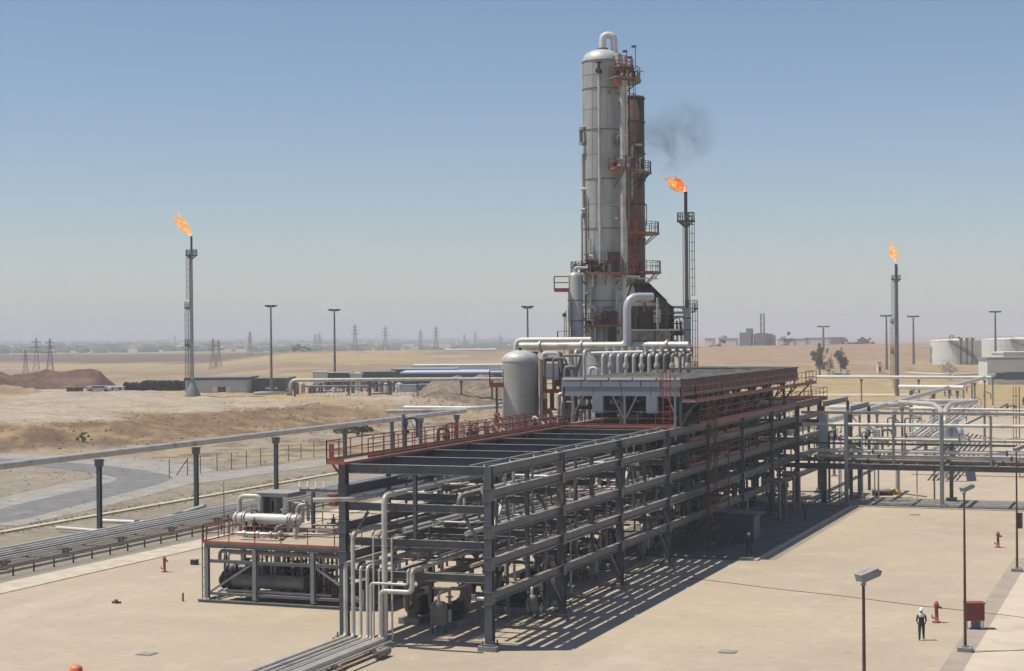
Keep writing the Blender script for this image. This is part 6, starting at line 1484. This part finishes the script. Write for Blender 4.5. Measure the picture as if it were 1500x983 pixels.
# ---------------------------------------------------------------- storage tanks
m_tank = mat('cream tank shell', (.70,.70,.64), .5, 0, .04, .2, (.40,.30,.22), .22, streak=True)
def tank(px0, px1, D, ytop, ybot, label):
    c = az((px0+px1)/2, D + (px1-px0)/2*D/FPX, 0); R_ = (px1-px0)/2*D/FPX; z0 = zat((px0+px1)/2, ybot, D); z1 = zat((px0+px1)/2, ytop, D); t = thing('storage_tank', label, 'tank', (c.x,c.y,z0), 'storage tanks')
    for k in range(4):
        a = z0-1+(z1-z0+1)*k/4; b = z0-1+(z1-z0+1)*(k+1)/4; MB().lathe([(R_+.03*(k % 2), a), (R_+.03*(k % 2), b)], (c.x,c.y,0), 64).build('shell_course', m_tank, t)
    MB().lathe([(R_+.1,z1-.15),(R_+.1,z1+.05),(R_*.5,z1+.5),(.01,z1+.9)], (c.x,c.y,0), 48).build('roof', m_tank, t)
    st = MB(); n = 30
    for k in range(n):
        a = 118-k*2.6; p = c+vdir(a)*(R_+.45); z = z1-(z1-z0)*k/n; st.box((p.x,p.y,z), (1.1,.9,.12), YAW)
        if k: p2 = c+vdir(a+2.6)*(R_+.9); st.bar(Vector((p2.x,p2.y,z+(z1-z0)/n+1.1)), Vector((c.x,c.y,0))+vdir(a)*(R_+.9)+Vector((0,0,z+1.1)), .12); st.bar(Vector((c.x,c.y,0))+vdir(a)*(R_+.9)+Vector((0,0,z)), Vector((c.x,c.y,0))+vdir(a)*(R_+.9)+Vector((0,0,z+1.1)), .08)
    st.build('spiral_stair', M['rust'], t)
    rp = [Vector((c.x,c.y,z1))+vdir(a)*(R_-.1) for a in range(55, 150, 8)]; railing(t, rp, M['red'], h=1.2, step=2.5)
    for k, a in enumerate((64, 78, 92)): 
        q = c+vdir(a)*(R_+.15); MB().tube([(q.x,q.y,z1+.4), (q.x,q.y,z0)], .22, 6).build('foam_line', M['rust'], t)
        MB().box((q.x,q.y,z1+.6), (1.4,.7,.7), YAW).build('foam_box', M['red'], t)
    return t
tank(1362, 1436, 690, 499, 534, 'left of the two cream storage tanks, rusty stair down its side')
tank(1439, 1545, 700, 497, 535, 'right of the two cream storage tanks, cut off by the picture edge')

# ---------------------------------------------------------------- trees, hedges, bushes
def leafball(mb, c, rx, ry, rz_, n, size, rnd, gaps=.5):
    clumps = [(Vector((rnd.gauss(0,.45), rnd.gauss(0,.45), rnd.gauss(0,.45))), rnd.uniform(.22,.45)) for _ in range(9)]
    for _ in range(n):
        k, r = rnd.choice(clumps); v = k + Vector((rnd.gauss(0,1), rnd.gauss(0,1), rnd.gauss(0,1))).normalized()*r*rnd.random()**.4
        p = Vector((c[0]+v.x*rx, c[1]+v.y*ry, c[2]+v.z*rz_)); a = Vector((rnd.gauss(0,1), rnd.gauss(0,1), rnd.gauss(0,1))).normalized(); b = a.orthogonal().normalized()
        s = size*rnd.uniform(.6,1.3); mb.add([p-a*s, p+b*s*.5, p+a*s, p-b*s*.5], [(0,1,2,3)])
def tree(px, D, ytop, wpx, label, seed, leaf='leaf', n=6000, lean=0.0):
    rnd = random.Random(seed); b = tground(px, D); b.z -= .2; H = zat(px, ytop, D)-b.z; Wd = wpx*D/FPX
    t = thing('tree', label, 'tree', b); tr = MB(); lim = []
    top = b+Vector((lean*H,0,H*.8)); tr.tube([b, b.lerp(top,.4)+Vector((.1,0,0)), top], [H*.03, H*.02, H*.008], 8)
    for k in range(9):
        f = .25+.07*k; p = b.lerp(top, f); a = rnd.uniform(0, 6.28); q = p+Vector((math.cos(a)*Wd*.35, math.sin(a)*Wd*.35, H*.18)); tr.tube([p, q], [H*.012, H*.004], 5); lim.append(q)
    tr.build('trunk', M['bark'], t); cr = MB()
    for q in lim+[top]: leafball(cr, q, Wd*.34, Wd*.34, H*.2, n//10, H*.016, rnd)
    o = cr.build('crown', M[leaf], t); o['kind'] = 'stuff'
    return t
tree(1200, 590, 505, 20, 'taller thin grey green tree in the field right of the air cooler', 1)
tree(1213, 585, 520, 13, 'small leaning tree just right of the taller thin tree', 4, lean=.08, n=1400)
tree(1231, 600, 511, 17, 'shorter bushy tree beside a white truck in the field', 2)
tree(205, 420, 561, 9, 'small conical green tree behind the long hedge', 3, 'hedge', 900)
tree(1391, 560, 530, 24, 'round green bush in front of the left storage tank', 6, 'leaf', 1800)
def bush(px, D, r, label, seed, leaf='hedge', n=500, grp=None):
    rnd = random.Random(seed); b = tground(px, D); t = thing('bush', label, 'bush', b, grp); mb = MB(); leafball(mb, (b.x,b.y,b.z+r*.5), r, r, r*.7, n, r*.13, rnd); o = mb.build('foliage', M[leaf], t); o['kind'] = 'stuff'
    s = MB(); 
    for k in range(4): s.tube([b-Vector((0,0,.2)), b+Vector((rnd.uniform(-r,r)*.5, rnd.uniform(-r,r)*.5, r*.8))], .04, 4)
    s.build('stem', M['bark'], t)
bush(530, 286, 1.7, 'darkest bush behind the fence, right of the others', 1, n=700); bush(511, 290, 1.5, 'grey green bush left of the darkest bush', 2, 'leaf'); bush(497, 292, 1.0, 'low dusty bush at the left end of the row', 3, 'leaf')
bush(119, 259, .9, 'low dark scrub in a hollow of the tan embankment', 5, 'bark', 400)
for k, (px, D) in enumerate(((1055,1000),(1128,1250),(1152,1250),(1255,1280),(1262,1270),(1270,1290),(1278,1260),(1240,1300),(1400,1200))): bush(px, D, 4.5+k % 3, 'dark distant tree on the right hand skyline', 20+k, 'hedge', 260, 'distant trees on the skyline')
for k, (px, D) in enumerate(((432,1320),(441,1330),(452,1340))): bush(px, D, 5-k, 'dark distant grove on the crest left of the second mast, ' + ('largest','middle','smallest')[k], 50+k, 'hedge', 260)
t = thing('hedge', 'long dark trimmed hedge left of the left flare foot', 'hedge', tground(224, 402)); mb = MB(); rnd = random.Random(8)
a, b = tground(180, 398), tground(270, 402)
for k in range(7000):
    f = rnd.random(); p = a.lerp(b, f) + F3*rnd.uniform(0, 3) + Vector((0,0,rnd.random()**.7*(1.9+.5*(f > .3)+noise.noise(Vector((f*20,0,0)))*.3))); v = Vector((rnd.gauss(0,1), rnd.gauss(0,1), rnd.gauss(0,1))).normalized(); w_ = v.orthogonal().normalized(); s = rnd.uniform(.12,.3)
    mb.add([p-v*s, p+w_*s*.6, p+v*s, p-w_*s*.6], [(0,1,2,3)])
o = mb.build('foliage', M['hedge'], t); o['kind'] = 'stuff'; s = MB()
for k in range(24): p = a.lerp(b, k/23)+F3*1.5; s.tube([p-Vector((0,0,.2)), p+Vector((0,0,1.6))], .08, 5)
s.build('stem', M['bark'], t)
# ---------------------------------------------------------------- chain link fence, distant vehicles
fpx = [(248,699.5),(274.7,697),(293.7,694),(318,690),(339,687.5),(361,685),(382,682),(404,679),(423,676),(441,673),(460,670.5),(478,667.5),(497,664)]
fence = thing('wire_fence', 'thin wire fence with rusty posts beside the service road', 'fence', gp(*fpx[0])); fp_ = [gp(*p) for p in fpx]
for k, p in enumerate(fp_): MB().bar(p, p+Vector((0,0,2.2)), .09).build('post', M['pipedark'], fence)
wr_ = MB()
for a, b in zip(fp_, fp_[1:]):
    for z in (.1,.6,1.1,1.6,2.1): wr_.bar(a+Vector((0,0,z)), b+Vector((0,0,z)), .018)
wr_.build('wires', M['pipedark'], fence); MB().bar(fp_[1]+Vector((-1.6,0,0)), fp_[1]+Vector((0,0,2.0)), .09).build('stay', M['rust'], fence)
f2 = thing('plateau_fence', 'light mesh fence along the top of the tan embankment', 'fence', az(500, 358, 4)); last = None; wr2 = MB()
for k in range(38):
    p = tground(438+k*6.2, 357.5); MB().bar(p, p+Vector((0,0,2.0)), .08).build('post', M['pipe'], f2) if k < 38 else None
    if last is not None:
        for z in (.1, 1.0, 1.95): wr2.bar(last+Vector((0,0,z)), p+Vector((0,0,z)), .03)
    last = p
wr2.build('wires', M['pipe'], f2)
def vehicle(px, D, L_, label, body='bwhite', rz=0.0, van=False, cat='car', name='parked_car'):
    b = tground(px, D); t = thing(name, label, cat, b, None, YAW+rz)
    def ad(nm, mb, m): o = bpy.data.objects.new(nm, mb.mesh(nm, m)); COL.objects.link(o); o.parent = t; return o
    h = 1.9 if van else 1.4; bd = MB(); pr = [(-.5,.35),(-.5,.85),(-.36 if not van else -.48,.95),(-.24 if not van else -.4,h),(.32 if not van else .48,h),(.46 if not van else .5,.9),(.5,.8),(.5,.35)]
    vs = [(x*L_, -.85, z) for x, z in pr]+[(x*L_, .85, z) for x, z in pr]; n = len(pr); bd.add(vs, [tuple(range(n)), tuple(range(2*n-1, n-1, -1))]+[(i, n+i, n+(i+1) % n, (i+1) % n) for i in range(n)]); ad('body', bd, M[body])
    wn = MB(); wn.box((.02*L_, 0, h-.28), (L_*.5, 1.74, .34)); ad('window', wn, M['glass'])
    for sx_ in (-.32,.32):
        for sy_ in (-.8,.8): w_ = MB(); w_.tube([(sx_*L_, sy_-.12, .35), (sx_*L_, sy_+.12, .35)], .35, 14); wo_ = ad('wheel', w_, M['black'])
    return t
vehicle(144, 388, 5.5, 'parked grey car in front of the white site cabin', 'grey'); vehicle(1226, 585, 6, 'white truck parked left of the shorter bushy tree', 'bwhite', 0, True, 'truck', 'parked_truck'); vehicle(1234, 588, 5, 'white van parked under the shorter bushy tree', 'bwhite', .2, True, 'van', 'parked_van')
q = tground(109, 392); t_ = thing('scrap_row', 'low row of dark rusty skips left of the site cabins', 'skip', q)
for k in range(3): p = tground(101+k*8, 392); MB().box((p.x,p.y,p.z+.5), (1.1,1.2,.95), YAW).build('skip_body', M['brown'], t_)
# boulders and scrub pebbles
rnd = random.Random(77); mb = MB()
ico = [(0,0,1),(.9,0,.2),(.3,.85,.1),(-.75,.5,.2),(-.7,-.55,.1),(.35,-.9,.2),(0,0,-.6)]
for k in range(4200):
    if k > 1500: px = rnd.uniform(-20, 740); D = rnd.uniform(248, 345)
    elif k % 3 == 0: px = rnd.uniform(-20, 790); D = rnd.uniform(240, 400)
    elif k % 3 == 1: px = rnd.uniform(-20, 500); D = rnd.uniform(150, 250)
    else: px = rnd.uniform(600, 800); D = rnd.uniform(345, 400)
    b = dp(px, 487, D); wd = P0.x-b.x
    if wd < 58: continue
    z = terrain(b.x, b.y)
    if k > 1500 and not (.25 < z < 3.6): continue
    s = rnd.uniform(.05,.2)*(1.8 if k % 3 == 2 else 1); a = rnd.uniform(0,6.3); ca, sa = math.cos(a)*s, math.sin(a)*s
    mb.add([(b.x+x*ca-y*sa, b.y+x*sa+y*ca, z+h*s*.7) for x, y, h in ico], [(0,1,2),(0,2,3),(0,3,4),(0,4,5),(0,5,1),(6,2,1),(6,3,2),(6,4,3),(6,5,4),(6,1,5)])
o = mb.build('stones', m_rub); tag(o, 'loose stones scattered over the embankment and dirt ground', 'stones', None, 'stuff')
mb = MB(); rnd = random.Random(78)
for k in range(1500):
    s_ = rnd.uniform(-50, 170); wd = (gline(0,781)+rnd.choice((-1.2,.9,1.4))+rnd.gauss(0,.4)) if k % 2 else rnd.uniform(60, 110); p = RK(s_, wd, 0)
    if k % 2 == 0 and noise.noise(Vector((p.x*.06,p.y*.06,4))) < .28: continue
    for q in range(5):
        a = rnd.uniform(0,6.3); l = rnd.uniform(.15,.4); t0 = p+Vector((rnd.gauss(0,.12), rnd.gauss(0,.12),0)); mb.add([t0+Vector((.04,0,0)), t0-Vector((.04,0,0)), t0+Vector((math.cos(a)*l*.5, math.sin(a)*l*.5, l))], [(0,1,2)])
o = mb.build('dry_grass', mat('dry grass', (.36,.27,.12), .9, 0, .3, 2)); tag(o, 'dry yellow grass tufts along the outer kerb', 'grass', None, 'stuff')
# ---------------------------------------------------------------- the far town and the far plant
mb = MB(); rnd = random.Random(5)
for k in range(620):
    px = rnd.uniform(-150, 900) ; D = rnd.choice((rnd.uniform(2900, 3900), rnd.uniform(3600, 7500))); b = tground(px, D); h = rnd.uniform(3, 8); l = rnd.uniform(8, 45)
    mb.box((b.x,b.y,b.z+h/2), (l, rnd.uniform(8,30), h), rnd.uniform(0,1.5)); mb.cur = 0
    if rnd.random() < .55: mb.mi[-6:] = [1]*6
o = mb.build('distant_town', [M['bwhite'], mat('dull far walls', (.17,.16,.15), .9, 0, .2, .01)]); tag(o, 'hazy low town spread along the horizon', 'town', None, 'stuff')
mb = MB()
for k in range(1100):
    px = rnd.uniform(-150, 900); D = rnd.uniform(2300, 5500); b = tground(px, D); r = rnd.uniform(4, 12)
    mb.lathe([(r,-1),(r*.9,r*.35),(r*.4,r*.6),(.01,r*.65)], b, 6)
o = mb.build('distant_trees', M['hedge']); tag(o, 'dark bands of far trees among the town', 'trees', None, 'stuff')
b = tground(1117, 1330); t_ = thing('far_refinery', 'faint far refinery tower and blocks on the right skyline', 'refinery', b)
zt_ = zat(1117, 459, 1330)
mb = MB(); hw_ = 1.3
for sx_ in (-1,1):
    for sy_ in (-1,1): mb.bar((b.x+sx_*hw_, b.y+sy_*hw_, b.z), (b.x+sx_*hw_, b.y+sy_*hw_, zt_), .5)
for k in range(9): z = b.z+(zt_-b.z)*k/9; z2 = b.z+(zt_-b.z)*(k+1)/9; mb.bar((b.x-hw_,b.y-hw_,z), (b.x+hw_,b.y-hw_,z2), .35); mb.box((b.x,b.y,z2), (3.4,3.4,.4)) if k % 2 else None
mb.build('lattice_tower', M['pylon'], t_)
for px, w_, y_ in ((1093,9,487),(1098,4,481),(1110,5,489),(1117,8,488),(1125,6,489),(1131,4,491),(1225,12,494)):
    q = tground(px, 1340); z = zat(px, y_, 1340); MB().box((q.x,q.y,(q.z+z)/2), (w_, 8, z-q.z)).build('block', M['pylon'], t_)
for px, w_, y_ in ((1040,6,496),(1070,10,496),(1152,12,497),(1172,10,496.5),(1198,18,495)):
    q = tground(px, 1290); z = zat(px, y_, 1290); t_ = thing('farm_building', 'low pale building on the right hand skyline', 'building', q, 'low buildings on the right skyline')
    MB().box((q.x,q.y,(q.z+z)/2-.2), (w_, 8, z-q.z-.4)).build('wall', M['bwhite'], t_); MB().box((q.x,q.y,z-.1), (w_+.6,8.6,.5)).build('roof', M['steel'], t_)
# ---------------------------------------------------------------- the dusty air
def haze():
    x0, x1, y0, y1 = -9500, 9500, -2500, 13000
    mb = MB(); mb.box(((x0+x1)/2, (y0+y1)/2, 20), (x1-x0, y1-y0, 130))
    m = bpy.data.materials.new('dusty air'); m.use_nodes = True; t = m.node_tree; t.nodes.clear()
    o = t.nodes.new('ShaderNodeOutputMaterial'); v = t.nodes.new('ShaderNodeVolumePrincipled')
    v.inputs['Color'].default_value = (.71,.762,.835,1); v.inputs['Density'].default_value = .00029; v.inputs['Anisotropy'].default_value = .0
    t.links.new(v.outputs[0], o.inputs['Volume'])
    ob = mb.build('haze', m); ob['kind'] = 'stuff'
    ob['label'] = 'thin dusty haze over the whole plain'
haze()

# ---------------------------------------------------------------- labels of look-alikes say which one, counted along the picture
def rank_labels():
    W_ = ['leftmost','second','third','fourth','fifth','sixth','seventh','eighth','ninth','tenth','eleventh','twelfth','thirteenth','fourteenth','fifteenth','sixteenth','seventeenth','eighteenth','nineteenth','twentieth','twenty-first','twenty-second','twenty-third','twenty-fourth','twenty-fifth','twenty-sixth','twenty-seventh','twenty-eighth']
    by = {}
    for o in S.objects:
        if o.parent is None and 'label' in o: by.setdefault(o['label'], []).append(o)
    for lab, obs in by.items():
        if len(obs) < 2: continue
        def px_of(o):
            c = RC.transposed() @ (Vector(o.location) - Vector((0,0,CAM_H))); return c.x/max(1e-3, -c.z)
        obs.sort(key=px_of)
        for k, o in enumerate(obs): o['label'] = lab + (', leftmost' if k == 0 else ', rightmost' if k == len(obs)-1 else ', %s from left' % W_[k])
rank_labels()
